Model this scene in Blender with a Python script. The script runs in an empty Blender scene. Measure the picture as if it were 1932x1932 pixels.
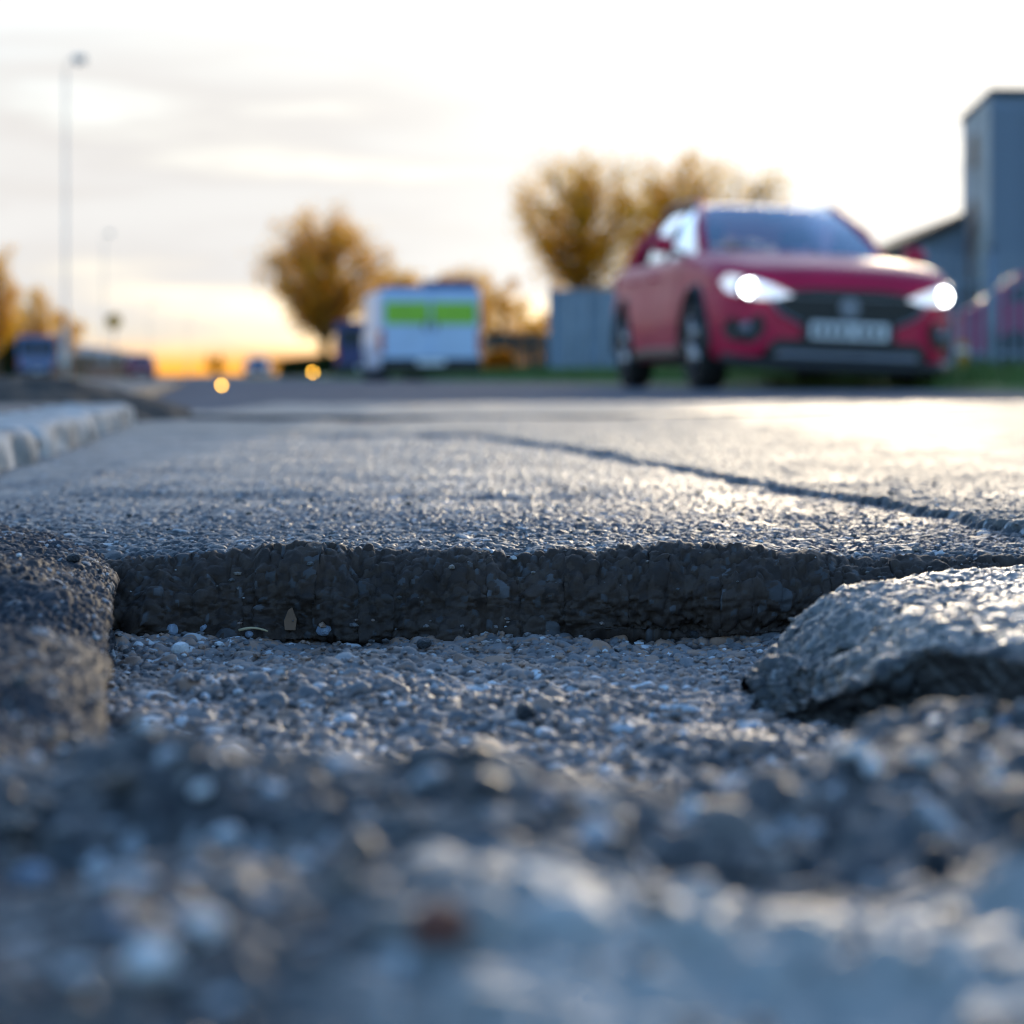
import bpy, math, random
import numpy as np
from mathutils import Vector, Matrix

random.seed(7)
rng = np.random.default_rng(11)
sc = bpy.context.scene
COL = sc.collection
R = math.radians

# ------------------------------------------------------------------ camera
CAM_H = 0.10
FOCUS = 1.20
cam_d = bpy.data.cameras.new('camera')
cam = bpy.data.objects.new('camera', cam_d)
COL.objects.link(cam)
cam.location = (0, 0, CAM_H)
cam.rotation_euler = (R(90), 0, 0)
cam_d.sensor_width = 24.0
cam_d.lens = 50.0
cam_d.shift_y = -0.1335
cam_d.clip_start = 0.01
cam_d.clip_end = 6000
cam_d.dof.use_dof = True
cam_d.dof.focus_distance = FOCUS
cam_d.dof.aperture_fstop = 5.3
cam_d.dof.aperture_blades = 0
sc.camera = cam

# ------------------------------------------------------------------ light
SUN_EL, SUN_AZ = 8.0, 10.0            # azimuth clockwise from +Y (to the right)
world = bpy.data.worlds.new('World')
sc.world = world
world.use_nodes = True
wn, wl = world.node_tree.nodes, world.node_tree.links
wn.clear()


def wnode(t, **kw):
    n = wn.new(t)
    for k, v in kw.items():
        setattr(n, k, v)
    return n


def wmath(op, a, b=None, clamp=False):
    n = wn.new('ShaderNodeMath'); n.operation = op; n.use_clamp = clamp
    for i, v in enumerate((a, b)):
        if v is None: continue
        if isinstance(v, (int, float)): n.inputs[i].default_value = v
        else: wl.new(v, n.inputs[i])
    return n.outputs[0]


def wrange(v, a, b, c, d, smooth=True):
    n = wn.new('ShaderNodeMapRange')
    n.interpolation_type = 'SMOOTHSTEP' if smooth else 'LINEAR'
    wl.new(v, n.inputs[0])
    for i, x in enumerate((a, b, c, d)): n.inputs[i + 1].default_value = x
    return n.outputs[0]


def wmix(f, a, b):
    n = wn.new('ShaderNodeMix'); n.data_type = 'RGBA'
    for s, v in ((n.inputs[0], f), (n.inputs[6], a), (n.inputs[7], b)):
        if isinstance(v, (int, float)): s.default_value = v
        elif isinstance(v, tuple): s.default_value = v
        else: wl.new(v, s)
    return n.outputs[2]


sky = wnode('ShaderNodeTexSky', sky_type='NISHITA', sun_disc=False, sun_elevation=R(SUN_EL), sun_rotation=R(SUN_AZ),
            altitude=50, air_density=1.0, dust_density=0.8, ozone_density=3.3)
SKY_S = 0.15
tc = wnode('ShaderNodeTexCoord')
sp = wnode('ShaderNodeSeparateXYZ'); wl.new(tc.outputs['Generated'], sp.inputs[0])
z = sp.outputs[2]
mp = wnode('ShaderNodeMapping'); mp.inputs['Scale'].default_value = (2.2, 2.2, 15.0); mp.inputs['Location'].default_value = (3.1, 0.4, 0.27)
wl.new(tc.outputs['Generated'], mp.inputs[0])
nz = wnode('ShaderNodeTexNoise'); nz.inputs['Scale'].default_value = 2.0; nz.inputs['Detail'].default_value = 5; nz.inputs['Roughness'].default_value = 0.5
wl.new(mp.outputs[0], nz.inputs[0])
cl = nz.outputs['Fac']
sdir = (math.sin(R(SUN_AZ)) * math.cos(R(SUN_EL)), math.cos(R(SUN_AZ)) * math.cos(R(SUN_EL)), math.sin(R(SUN_EL)))
dt = wnode('ShaderNodeVectorMath', operation='DOT_PRODUCT'); wl.new(tc.outputs['Generated'], dt.inputs[0]); dt.inputs[1].default_value = sdir
glow = wmath('POWER', wmath('MAXIMUM', dt.outputs['Value'], 0.0), 70.0)
# thin cloud veil lit by the low sun: white, faintly pink and green in its streaks
streak = wmix(wrange(cl, 0.38, 0.60, 0, 1), (0.245, 0.234, 0.226, 1), (0.280, 0.275, 0.268, 1))
lit = wmix(wmath('MULTIPLY', glow, 1.0, True), streak, (0.44, 0.425, 0.395, 1))
band0 = wmix(wrange(wmath('ABSOLUTE', z), 0.004, 0.035, 0.45, 0.0), lit, (0.36, 0.27, 0.13, 1))
band = wmix(wrange(wmath('ABSOLUTE', z), 0.001, 0.019, 0.95, 0.0), band0, (0.50, 0.195, 0.008, 1))
veil = wmath('MULTIPLY', wrange(z, 0.12, 0.36, 1.0, 0.0), wrange(cl, 0.25, 0.5, 0.85, 1.0), True)
veil = wmath('MULTIPLY', veil, wrange(dt.outputs['Value'], -0.3, 0.85, 0.25, 1.0), True)
clear = wn.new('ShaderNodeVectorMath'); clear.operation = 'SCALE'; wl.new(sky.outputs[0], clear.inputs[0]); clear.inputs['Scale'].default_value = SKY_S
final = wmix(veil, clear.outputs[0], band)
bg = wnode('ShaderNodeBackground'); bg.inputs['Strength'].default_value = 1.0
wl.new(final, bg.inputs[0])
wo = wnode('ShaderNodeOutputWorld'); wl.new(bg.outputs[0], wo.inputs[0])

sun_d = bpy.data.lights.new('sun', 'SUN')
sun_d.energy = 0.6
sun_d.angle = R(12)
sun_d.color = (1.0, 0.80, 0.54)
sun = bpy.data.objects.new('sun', sun_d)
COL.objects.link(sun)
sun.rotation_euler = Vector(sdir).to_track_quat('Z', 'Y').to_euler()

sc.view_settings.view_transform = 'Standard'
sc.view_settings.look = 'None'
sc.view_settings.exposure = 1.72
sc.view_settings.gamma = 1.0
sc.view_settings.use_curve_mapping = False
sc.render.engine = 'CYCLES'
sc.cycles.max_bounces = 8
sc.cycles.transparent_max_bounces = 24
sc.cycles.caustics_reflective = False
sc.cycles.caustics_refractive = False
sc.cycles.use_denoising = True
sc.cycles.denoising_input_passes = 'RGB_ALBEDO_NORMAL'
sc.cycles.denoising_prefilter = 'ACCURATE'
sc.cycles.sample_clamp_direct = 8.0
sc.cycles.sample_clamp_indirect = 4.0
sc.cycles.filter_width = 1.1


# ------------------------------------------------------------------ helpers
def tag(o, label=None, cat=None, group=None, kind=None):
    if label: o['label'] = label
    if cat: o['category'] = cat
    if group: o['group'] = group
    if kind: o['kind'] = kind
    return o


def empty(name, loc=(0, 0, 0), rz=0.0):
    o = bpy.data.objects.new(name, None)
    COL.objects.link(o)
    o.location = loc
    o.rotation_euler = (0, 0, rz)
    o.empty_display_size = 0.1
    return o


def link(name, me, parent=None):
    o = bpy.data.objects.new(name, me)
    COL.objects.link(o)
    if parent: o.parent = parent
    return o


def copy_tree(o, parent=None):
    c = o.copy(); COL.objects.link(c)
    if parent: c.parent = parent
    for ch in list(o.children): copy_tree(ch, c)
    return c


class MB:
    """collects simple solids; build() links them as one mesh object"""
    def __init__(s): s.v = []; s.f = []; s.sm = []

    def add(s, vs, fs, smooth=False):
        b = len(s.v); s.v += [tuple(p) for p in vs]
        s.f += [tuple(i + b for i in f) for f in fs]; s.sm += [smooth] * len(fs)
        return s

    def box(s, x0, x1, y0, y1, z0, z1, bev=0.0):
        if bev <= 0:
            vs = [(x, y, z) for z in (z0, z1) for y in (y0, y1) for x in (x0, x1)]
            return s.add(vs, [(0, 2, 3, 1), (4, 5, 7, 6), (0, 1, 5, 4), (2, 6, 7, 3), (0, 4, 6, 2), (1, 3, 7, 5)])
        b = min(bev, (x1 - x0) / 2.1, (y1 - y0) / 2.1, (z1 - z0) / 2.1)
        rings = []
        for zz, ins in ((z0, b), (z0 + b, 0), (z1 - b, 0), (z1, b)):
            rings.append([(x0 + b, y0 + ins, zz), (x1 - b, y0 + ins, zz), (x1 - ins, y0 + b, zz), (x1 - ins, y1 - b, zz),
                          (x1 - b, y1 - ins, zz), (x0 + b, y1 - ins, zz), (x0 + ins, y1 - b, zz), (x0 + ins, y0 + b, zz)])
        vs = [p for r in rings for p in r]; fs = [tuple(reversed(range(8))), tuple(range(24, 32))]
        for k in range(3):
            for i in range(8):
                j = (i + 1) % 8
                fs.append((k * 8 + i, k * 8 + j, k * 8 + 8 + j, k * 8 + 8 + i))
        return s.add(vs, fs)

    def tube(s, pts, rads, n=8, caps=True, smooth=True):
        pts = [Vector(p) for p in pts]
        if not isinstance(rads, (list, tuple)): rads = [rads] * len(pts)
        vs, fs = [], []
        for i, p in enumerate(pts):
            d = (pts[min(i + 1, len(pts) - 1)] - pts[max(i - 1, 0)])
            d = d.normalized() if d.length > 1e-9 else Vector((0, 0, 1))
            a = d.cross(Vector((0, 0, 1)) if abs(d.z) < 0.9 else Vector((1, 0, 0))).normalized(); b = d.cross(a)
            for k in range(n):
                t = 2 * math.pi * k / n
                vs.append(p + (a * math.cos(t) + b * math.sin(t)) * rads[i])
        for i in range(len(pts) - 1):
            for k in range(n):
                j = (k + 1) % n
                fs.append((i * n + k, i * n + j, i * n + n + j, i * n + n + k))
        if caps:
            fs.append(tuple(reversed(range(n)))); m = (len(pts) - 1) * n; fs.append(tuple(range(m, m + n)))
        return s.add(vs, fs, smooth)

    def prism(s, poly, y0, y1):
        """polygon in xz extruded along y"""
        n = len(poly)
        vs = [(x, y0, zz) for x, zz in poly] + [(x, y1, zz) for x, zz in poly]
        fs = [tuple(range(n)), tuple(reversed(range(n, 2 * n)))]
        for i in range(n):
            j = (i + 1) % n
            fs.append((i, i + n, j + n, j))
        return s.add(vs, fs)

    def quadstrip(s, A, B, smooth=True):
        n = len(A); vs = list(A) + list(B)
        return s.add(vs, [(i, i + 1, n + i + 1, n + i) for i in range(n - 1)], smooth)

    def build(s, name, mat, parent=None):
        me = bpy.data.meshes.new(name)
        me.from_pydata([tuple(p) for p in s.v], [], s.f)
        me.polygons.foreach_set('use_smooth', s.sm)
        me.materials.append(mat); me.validate(); me.update()
        return link(name, me, parent)


def np_mesh(name, P, faces, mat, attrs=None, smooth=True, parent=None):
    """P (n,3); faces (m,4) or (m,3)"""
    me = bpy.data.meshes.new(name)
    n, m, k = len(P), len(faces), faces.shape[1]
    me.vertices.add(n); me.vertices.foreach_set('co', np.ascontiguousarray(P, dtype=np.float32).ravel())
    me.loops.add(m * k); me.loops.foreach_set('vertex_index', np.ascontiguousarray(faces, dtype=np.int32).ravel())
    me.polygons.add(m)
    me.polygons.foreach_set('loop_start', np.arange(0, m * k, k, dtype=np.int32))
    me.polygons.foreach_set('use_smooth', np.full(m, smooth, dtype=bool))
    me.update(calc_edges=True)
    for nm, arr in (attrs or {}).items():
        a = me.attributes.new(nm, 'FLOAT', 'POINT'); a.data.foreach_set('value', np.ascontiguousarray(arr, dtype=np.float32).ravel())
    me.materials.append(mat)
    return link(name, me, parent)


def grid_faces(nu, nv):
    i = np.arange(nu * nv).reshape(nv, nu)
    return np.stack([i[:-1, :-1], i[:-1, 1:], i[1:, 1:], i[1:, :-1]], -1).reshape(-1, 4)


def hsh(ix, iy, s=0):
    s = int(s)
    h = (ix.astype(np.int64) * 374761393 + iy.astype(np.int64) * 668265263 + s * 1442695041) & 0xFFFFFFFF
    h = ((h ^ (h >> 13)) * 1274126177) & 0xFFFFFFFF
    h = ((h ^ (h >> 16)) * 2246822519) & 0xFFFFFFFF
    return ((h ^ (h >> 15)) & 0xFFFFFF) / float(0xFFFFFF)


def vnoise(x, y, s=0):
    ix, iy = np.floor(x), np.floor(y); fx, fy = x - ix, y - iy
    fx = fx * fx * fx * (fx * (fx * 6 - 15) + 10); fy = fy * fy * fy * (fy * (fy * 6 - 15) + 10)
    a, b, c, d = hsh(ix, iy, s), hsh(ix + 1, iy, s), hsh(ix, iy + 1, s), hsh(ix + 1, iy + 1, s)
    return (a * (1 - fx) + b * fx) * (1 - fy) + (c * (1 - fx) + d * fx) * fy - 0.5


def fbm(x, y, f, o=4, s=0, g=0.5):
    r, a = 0, 1.0
    for k in range(o):
        r = r + a * vnoise(x * f + 17.3 * k, y * f - 9.1 * k, s + k); a *= g; f *= 2.03
    return r


def stones(x, y, cell, s=0, keep=1.0, flat=0.35, tilt=0.5):
    """packed stones: returns dome height 0..1 and stone random"""
    gx, gy = x / cell, y / cell
    ix, iy = np.floor(gx), np.floor(gy)
    best = np.full(np.shape(x), -1.0); rid = np.zeros(np.shape(x))
    for dx in (-1, 0, 1):
        for dy in (-1, 0, 1):
            cx, cy = ix + dx, iy + dy
            r = hsh(cx, cy, s + 5)
            px = cx + 0.5 + 0.75 * (hsh(cx, cy, s + 1) - 0.5); py = cy + 0.5 + 0.75 * (hsh(cx, cy, s + 2) - 0.5)
            th = hsh(cx, cy, s + 3) * math.pi; el = 0.75 + 0.5 * hsh(cx, cy, s + 4)
            ux, uy = gx - px, gy - py
            a = (ux * np.cos(th) + uy * np.sin(th)) * el; b = (-ux * np.sin(th) + uy * np.cos(th)) / el
            rad = 0.42 + 0.28 * r
            d = (np.abs(a) ** 2.6 + np.abs(b) ** 2.6) ** (1 / 2.6) / rad
            h = np.clip(1 - d ** 2.4, 0, None) ** flat * (0.45 + 0.55 * hsh(cx, cy, s + 6))
            h = h * (1 + tilt * (ux * (hsh(cx, cy, s + 7) - 0.5) + uy * (hsh(cx, cy, s + 8) - 0.5)) * 2)
            h = np.where(hsh(cx, cy, s + 9) < keep, h, 0)
            m = h > best
            best = np.where(m, h, best); rid = np.where(m, hsh(cx, cy, s + 10), rid)
    return np.clip(best, 0, None), rid


def sstep(a, b, x):
    t = np.clip((x - a) / (b - a), 0.0, 1.0); return t * t * (3 - 2 * t)


# picture of the place: px are pixels of a 1932 frame; only used to compute real positions
FP, HZ = 4025.0, 708.0


def gx(px, D): return (px - 966) / FP * D
def gz(py, D): return CAM_H + (HZ - py) / FP * D


# ------------------------------------------------------------------ materials
def mat(name, col, rough=0.6, metal=0.0, spec=0.5, noise=0.0, nscale=8.0, col2=None, bump=0.0, bscale=60.0, coat=0.0, emit=None, es=0.0, trans=0.0):
    m = bpy.data.materials.new(name); m.use_nodes = True
    nt = m.node_tree; b = nt.nodes['Principled BSDF']
    b.inputs['Base Color'].default_value = (*col, 1); b.inputs['Roughness'].default_value = rough
    b.inputs['Metallic'].default_value = metal; b.inputs['Specular IOR Level'].default_value = spec
    b.inputs['Coat Weight'].default_value = coat; b.inputs['Coat Roughness'].default_value = 0.06
    if trans: b.inputs['Transmission Weight'].default_value = trans
    if emit: b.inputs['Emission Color'].default_value = (*emit, 1); b.inputs['Emission Strength'].default_value = es
    t = nt.nodes.new('ShaderNodeTexCoord')
    if noise or col2:
        n = nt.nodes.new('ShaderNodeTexNoise'); n.inputs['Scale'].default_value = nscale; n.inputs['Detail'].default_value = 6
        nt.links.new(t.outputs['Object'], n.inputs[0])
        c2 = col2 or tuple(max(0, c * (1 - noise)) for c in col)
        mx = nt.nodes.new('ShaderNodeMix'); mx.data_type = 'RGBA'
        mr = nt.nodes.new('ShaderNodeMapRange'); mr.inputs[1].default_value = 0.35; mr.inputs[2].default_value = 0.65
        nt.links.new(n.outputs['Fac'], mr.inputs[0]); nt.links.new(mr.outputs[0], mx.inputs[0])
        mx.inputs[6].default_value = (*col, 1); mx.inputs[7].default_value = (*c2, 1)
        nt.links.new(mx.outputs[2], b.inputs['Base Color'])
    if bump:
        n2 = nt.nodes.new('ShaderNodeTexNoise'); n2.inputs['Scale'].default_value = bscale; n2.inputs['Detail'].default_value = 4
        nt.links.new(t.outputs['Object'], n2.inputs[0])
        bp = nt.nodes.new('ShaderNodeBump'); bp.inputs['Strength'].default_value = bump; bp.inputs['Distance'].default_value = 0.3 / bscale
        nt.links.new(n2.outputs['Fac'], bp.inputs['Height']); nt.links.new(bp.outputs[0], b.inputs['Normal'])
    return m


def ground_mat(name, binder, stone_a, stone_b, stone_c, rough0, rough1, spec=0.5, pale_tint=None):
    """asphalt / gravel: per-stone tint from the 'rid' attribute, binder where 'dome' is low, 'polish' lowers roughness"""
    m = bpy.data.materials.new(name); m.use_nodes = True
    nt = m.node_tree; N, L = nt.nodes, nt.links; b = N['Principled BSDF']
    at = {}
    for k in ('rid', 'dome', 'polish'):
        a = N.new('ShaderNodeAttribute'); a.attribute_name = k; at[k] = a.outputs['Fac']
    rp = N.new('ShaderNodeValToRGB'); L.new(at['rid'], rp.inputs[0])
    e = rp.color_ramp.elements
    e[0].position = 0; e[0].color = (*[v * 0.55 for v in stone_a], 1); e[1].position = 1.0; e[1].color = (*stone_c, 1)
    for p, c in ((0.34, stone_a), (0.52, stone_b), (0.66, stone_a), (0.84, stone_b), (0.91, [v * 0.6 for v in stone_c])):
        q = e.new(p); q.color = (*c, 1)
    mr = N.new('ShaderNodeMapRange'); mr.inputs[1].default_value = 0.05; mr.inputs[2].default_value = 0.55
    L.new(at['dome'], mr.inputs[0])
    mx = N.new('ShaderNodeMix'); mx.data_type = 'RGBA'; L.new(mr.outputs[0], mx.inputs[0])
    mx.inputs[6].default_value = (*binder, 1); L.new(rp.outputs[0], mx.inputs[7])
    t = N.new('ShaderNodeTexCoord')
    n = N.new('ShaderNodeTexNoise'); n.inputs['Scale'].default_value = 900; n.inputs['Detail'].default_value = 3; L.new(t.outputs['Object'], n.inputs[0])
    n3 = N.new('ShaderNodeTexNoise'); n3.inputs['Scale'].default_value = 9; n3.inputs['Detail'].default_value = 5; L.new(t.outputs['Object'], n3.inputs[0])
    mu = N.new('ShaderNodeMix'); mu.data_type = 'RGBA'; mu.blend_type = 'MULTIPLY'; mu.inputs[0].default_value = 1
    r3 = N.new('ShaderNodeMapRange'); r3.inputs[1].default_value = 0.3; r3.inputs[2].default_value = 0.7; r3.inputs[3].default_value = 0.6; r3.inputs[4].default_value = 1.3
    L.new(n3.outputs['Fac'], r3.inputs[0]); L.new(mx.outputs[2], mu.inputs[6]); L.new(r3.outputs[0], mu.inputs[7])
    colour = mu.outputs[2]
    if pale_tint:  # second, paler colour blended in where polish is high
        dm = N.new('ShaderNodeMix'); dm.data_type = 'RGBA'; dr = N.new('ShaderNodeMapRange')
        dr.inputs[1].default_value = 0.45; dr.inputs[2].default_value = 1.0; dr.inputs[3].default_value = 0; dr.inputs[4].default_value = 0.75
        L.new(at['polish'], dr.inputs[0]); L.new(dr.outputs[0], dm.inputs[0]); L.new(colour, dm.inputs[6]); dm.inputs[7].default_value = (*pale_tint, 1)
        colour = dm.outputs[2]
    L.new(colour, b.inputs['Base Color'])
    rr = N.new('ShaderNodeMapRange'); rr.inputs[3].default_value = rough0; rr.inputs[4].default_value = rough1; L.new(at['polish'], rr.inputs[0])
    ra = N.new('ShaderNodeMath'); ra.operation = 'ADD'
    rn = N.new('ShaderNodeMapRange'); rn.inputs[1].default_value = 0.3; rn.inputs[2].default_value = 0.7; rn.inputs[3].default_value = -0.08; rn.inputs[4].default_value = 0.08
    L.new(n3.outputs['Fac'], rn.inputs[0]); L.new(rr.outputs[0], ra.inputs[0]); L.new(rn.outputs[0], ra.inputs[1])
    L.new(ra.outputs[0], b.inputs['Roughness'])
    b.inputs['Specular IOR Level'].default_value = spec
    bp = N.new('ShaderNodeBump'); bp.inputs['Strength'].default_value = 0.5; bp.inputs['Distance'].default_value = 0.0006
    L.new(n.outputs['Fac'], bp.inputs['Height']); L.new(bp.outputs[0], b.inputs['Normal'])
    return m


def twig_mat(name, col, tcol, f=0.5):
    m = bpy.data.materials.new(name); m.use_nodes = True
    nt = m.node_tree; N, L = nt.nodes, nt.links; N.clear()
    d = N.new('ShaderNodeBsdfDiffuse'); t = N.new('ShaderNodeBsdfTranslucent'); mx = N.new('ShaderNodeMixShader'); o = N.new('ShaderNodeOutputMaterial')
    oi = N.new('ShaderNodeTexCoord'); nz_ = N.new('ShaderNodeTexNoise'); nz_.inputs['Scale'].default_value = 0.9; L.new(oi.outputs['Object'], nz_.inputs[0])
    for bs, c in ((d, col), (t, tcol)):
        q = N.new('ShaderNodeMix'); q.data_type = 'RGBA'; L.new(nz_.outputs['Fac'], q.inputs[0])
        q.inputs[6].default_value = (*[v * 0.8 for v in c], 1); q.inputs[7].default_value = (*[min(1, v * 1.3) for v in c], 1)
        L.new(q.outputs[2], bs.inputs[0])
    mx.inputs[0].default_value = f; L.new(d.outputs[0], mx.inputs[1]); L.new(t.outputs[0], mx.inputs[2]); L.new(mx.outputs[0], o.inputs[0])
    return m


def glass_mat(name, tint, mixf=0.25, rough=0.03):
    m = bpy.data.materials.new(name); m.use_nodes = True
    nt = m.node_tree; N, L = nt.nodes, nt.links; N.clear()
    tr = N.new('ShaderNodeBsdfTransparent'); tr.inputs[0].default_value = (*tint, 1)
    gl = N.new('ShaderNodeBsdfGlossy'); gl.inputs['Roughness'].default_value = rough; gl.inputs[0].default_value = (0.75, 0.86, 1.0, 1)
    fr = N.new('ShaderNodeFresnel'); fr.inputs[0].default_value = 1.5
    ad = N.new('ShaderNodeMath'); ad.operation = 'ADD'; ad.use_clamp = True; L.new(fr.outputs[0], ad.inputs[0]); ad.inputs[1].default_value = mixf
    mx = N.new('ShaderNodeMixShader'); o = N.new('ShaderNodeOutputMaterial')
    L.new(ad.outputs[0], mx.inputs[0]); L.new(tr.outputs[0], mx.inputs[1]); L.new(gl.outputs[0], mx.inputs[2]); L.new(mx.outputs[0], o.inputs[0])
    return m


M_ASPH = ground_mat('asphalt_patch', (0.012, 0.012, 0.014), (0.052, 0.054, 0.061), (0.11, 0.108, 0.108), (0.42, 0.42, 0.43), 0.49, 0.55, 0.38, pale_tint=(0.13, 0.12, 0.105))  # paler tint on the newer layer, driven by polish
M_FLOOR = ground_mat('hole_base', (0.040, 0.030, 0.028), (0.19, 0.18, 0.185), (0.34, 0.19, 0.12), (0.65, 0.65, 0.67), 0.55, 0.40, 0.5)
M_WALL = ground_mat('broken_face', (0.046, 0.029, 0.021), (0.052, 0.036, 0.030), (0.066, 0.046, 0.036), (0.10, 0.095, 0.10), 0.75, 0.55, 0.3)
M_BANK = ground_mat('shaded_bank', (0.010, 0.011, 0.014), (0.026, 0.029, 0.038), (0.050, 0.050, 0.056), (0.34, 0.34, 0.35), 0.72, 0.60, 0.18)  # shade of the left bank put into a darker, bluer asphalt colour
M_CHIP = ground_mat('loose_chips', (0.02, 0.02, 0.02), (0.055, 0.055, 0.06), (0.13, 0.10, 0.08), (0.75, 0.75, 0.76), 0.5, 0.40, 0.5)
M_SLAB = ground_mat('lit_top_slab', (0.015, 0.014, 0.014), (0.035, 0.033, 0.033), (0.06, 0.055, 0.05), (0.20, 0.20, 0.20), 0.65, 0.36, 0.6, pale_tint=(0.19, 0.18, 0.165))  # sky-lit top painted pale and shaded walls painted dark, split by polish
M_FORE = ground_mat('worn_asphalt', (0.018, 0.017, 0.018), (0.075, 0.075, 0.08), (0.19, 0.155, 0.13), (0.70, 0.70, 0.72), 0.60, 0.50, 0.4, pale_tint=(0.46, 0.43, 0.39))  # paler tint near the camera on the right, driven by polish
M_ROAD = mat('far_road', (0.15, 0.16, 0.185), 0.9, spec=0.02, noise=0.35, nscale=3.0, bump=0.6, bscale=90)
M_TAR = mat('tar', (0.012, 0.012, 0.013), 0.45, bump=0.5, bscale=120)
M_KERB = mat('kerb_concrete', (0.58, 0.55, 0.52), 0.85, noise=0.6, nscale=14, bump=0.6, bscale=80)
M_PAVE = mat('pavement_tarmac', (0.11, 0.095, 0.09), 0.75, noise=0.4, nscale=6, bump=0.5, bscale=150)
M_SOIL = mat('soil', (0.045, 0.033, 0.025), 0.95, noise=0.5, nscale=9, bump=1.0, bscale=30)
M_GROUND = mat('ground_field', (0.05, 0.065, 0.025), 0.95, noise=0.5, nscale=0.3)
M_GRASS = mat('grass', (0.09, 0.17, 0.03), 0.7, noise=0.4, nscale=1.2)
M_PAINT = mat('car_paint', (0.55, 0.008, 0.06), 0.5, spec=0.3, coat=0.12, noise=0.12, nscale=3)
M_BLACK = mat('black_plastic', (0.016, 0.016, 0.017), 0.5, noise=0.3, nscale=30)
M_TYRE = mat('tyre_rubber', (0.018, 0.017, 0.017), 0.85, noise=0.3, nscale=20)
M_RIM = mat('alloy', (0.45, 0.45, 0.47), 0.3, metal=0.9, noise=0.15, nscale=10)
M_SILVER = mat('satin_silver', (0.20, 0.22, 0.27), 0.4, metal=0.6, noise=0.15, nscale=10)
M_CHROME = mat('chrome', (0.75, 0.76, 0.78), 0.15, metal=1.0, noise=0.05)
M_PLATE = mat('plate_white', (0.74, 0.75, 0.77), 0.4, noise=0.05)
M_LAMP = mat('headlamp_beam', (1, 1, 1), 0.2, emit=(0.95, 0.98, 1.0), es=26.0, noise=0.01)
M_DRL = mat('headlamp_reflector', (0.8, 0.82, 0.86), 0.2, metal=0.5, emit=(0.85, 0.92, 1.0), es=0.25, noise=0.02)
M_LENS = glass_mat('lamp_lens', (0.9, 0.92, 0.95), 0.05)
M_GLASS = glass_mat('car_glass', (0.85, 0.88, 0.90), 0.20)
M_SEAT = mat('seat_fabric', (0.02, 0.02, 0.022), 0.9, noise=0.2)
M_BARK = mat('bark', (0.16, 0.09, 0.05), 0.9, noise=0.4, nscale=6, bump=0.8, bscale=12)
M_TWIG = twig_mat('glow_orange_twigs', (1.0, 0.40, 0.02), (1.0, 0.46, 0.03), 0.85)  # sunset glow round the bare trees is put into this twig colour
M_TWIG2 = twig_mat('glow_brown_twigs', (0.9, 0.38, 0.04), (1.0, 0.45, 0.05), 0.8)  # same painted glow on trees; also the shrub's own brown
M_HEDGE = twig_mat('hedge_leaves', (0.035, 0.055, 0.022), (0.06, 0.09, 0.02), 0.3)
M_STEEL = mat('galvanised_post', (0.62, 0.62, 0.62), 0.6, metal=0.0, noise=0.2, nscale=3)
M_AMBER = mat('amber_glow', (1, 0.5, 0.05), 0.3, emit=(1.0, 0.50, 0.05), es=14.0, noise=0.01)


# ------------------------------------------------------------------ road surface round the hole
HOLE_Z = -0.045
SAW = -0.186            # the straight saw cut: X = SAW * Y


def x_cols(dense0, dense1, step, x0, x1, grow=1.12):
    c = list(np.arange(dense0, dense1, step)); s = step
    while c[-1] < x1: s = min(s * grow, 0.06); c.append(c[-1] + s)
    s = step
    while c[0] > x0: s = min(s * grow, 0.06); c.insert(0, c[0] - s)
    return np.array(c)


def displaced(P, a, b, disp):
    """push a (nv,nu,3) grid along its own normals"""
    du = np.gradient(P, axis=1); dv = np.gradient(P, axis=0)
    n = np.cross(du, dv); n /= np.linalg.norm(n, axis=2, keepdims=True) + 1e-12
    return P + n * disp[..., None]


def asphalt_relief(a, b, polish=0.0):
    h1, r1 = stones(a, b, 0.0038, 1, 0.92, 0.24, 1.4)
    h2, r2 = stones(a, b, 0.0088, 40, 0.22, 0.28, 1.2)
    big = h2 * 0.0024 > h1 * 0.0017
    d = np.maximum(h1 * 0.0017, h2 * 0.0024)
    d = d + 0.00055 * fbm(a, b, 330, 2, 13) + 0.0007 * fbm(a, b, 90, 3, 3) + 0.0040 * fbm(a, b, 9, 3, 8)
    return d, np.where(big, h2, h1), np.where(big, r2, r1)


def rubble_relief(a, b):
    h1, r1 = stones(a, b, 0.0048, 101, 0.75, 0.40, 1.4)
    h2, r2 = stones(a, b, 0.0115, 140, 0.30, 0.42, 1.4)
    big = h2 * 0.0040 > h1 * 0.0024
    d = np.maximum(h1 * 0.0024, h2 * 0.0042) + 0.0016 * fbm(a, b, 120, 3, 60) + 0.010 * fbm(a, b, 11, 3, 66)
    return d, np.where(big, h2, h1), np.where(big, r2, r1)


def layer_edge_x(y):
    """long joint where the newer, smoother layer starts"""
    y = np.asarray(y, dtype=float)
    k = np.array([1.10, 1.333, 1.507, 1.70, 2.21, 3.0, 3.3, 3.40, 3.48, 3.6])
    v = np.array([0.36, 0.320, 0.297, 0.263, 0.161, 0.03, -0.036, -0.07, -0.5, -5.0])
    return np.interp(y, k, v) + 0.030 * vnoise(y * 5, y * 0, 15) + 0.016 * vnoise(y * 14, y * 0, 5) + 0.010 * vnoise(y * 47, y * 0, 6) + 0.006 * vnoise(y * 150, y * 0, 9)


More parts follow.
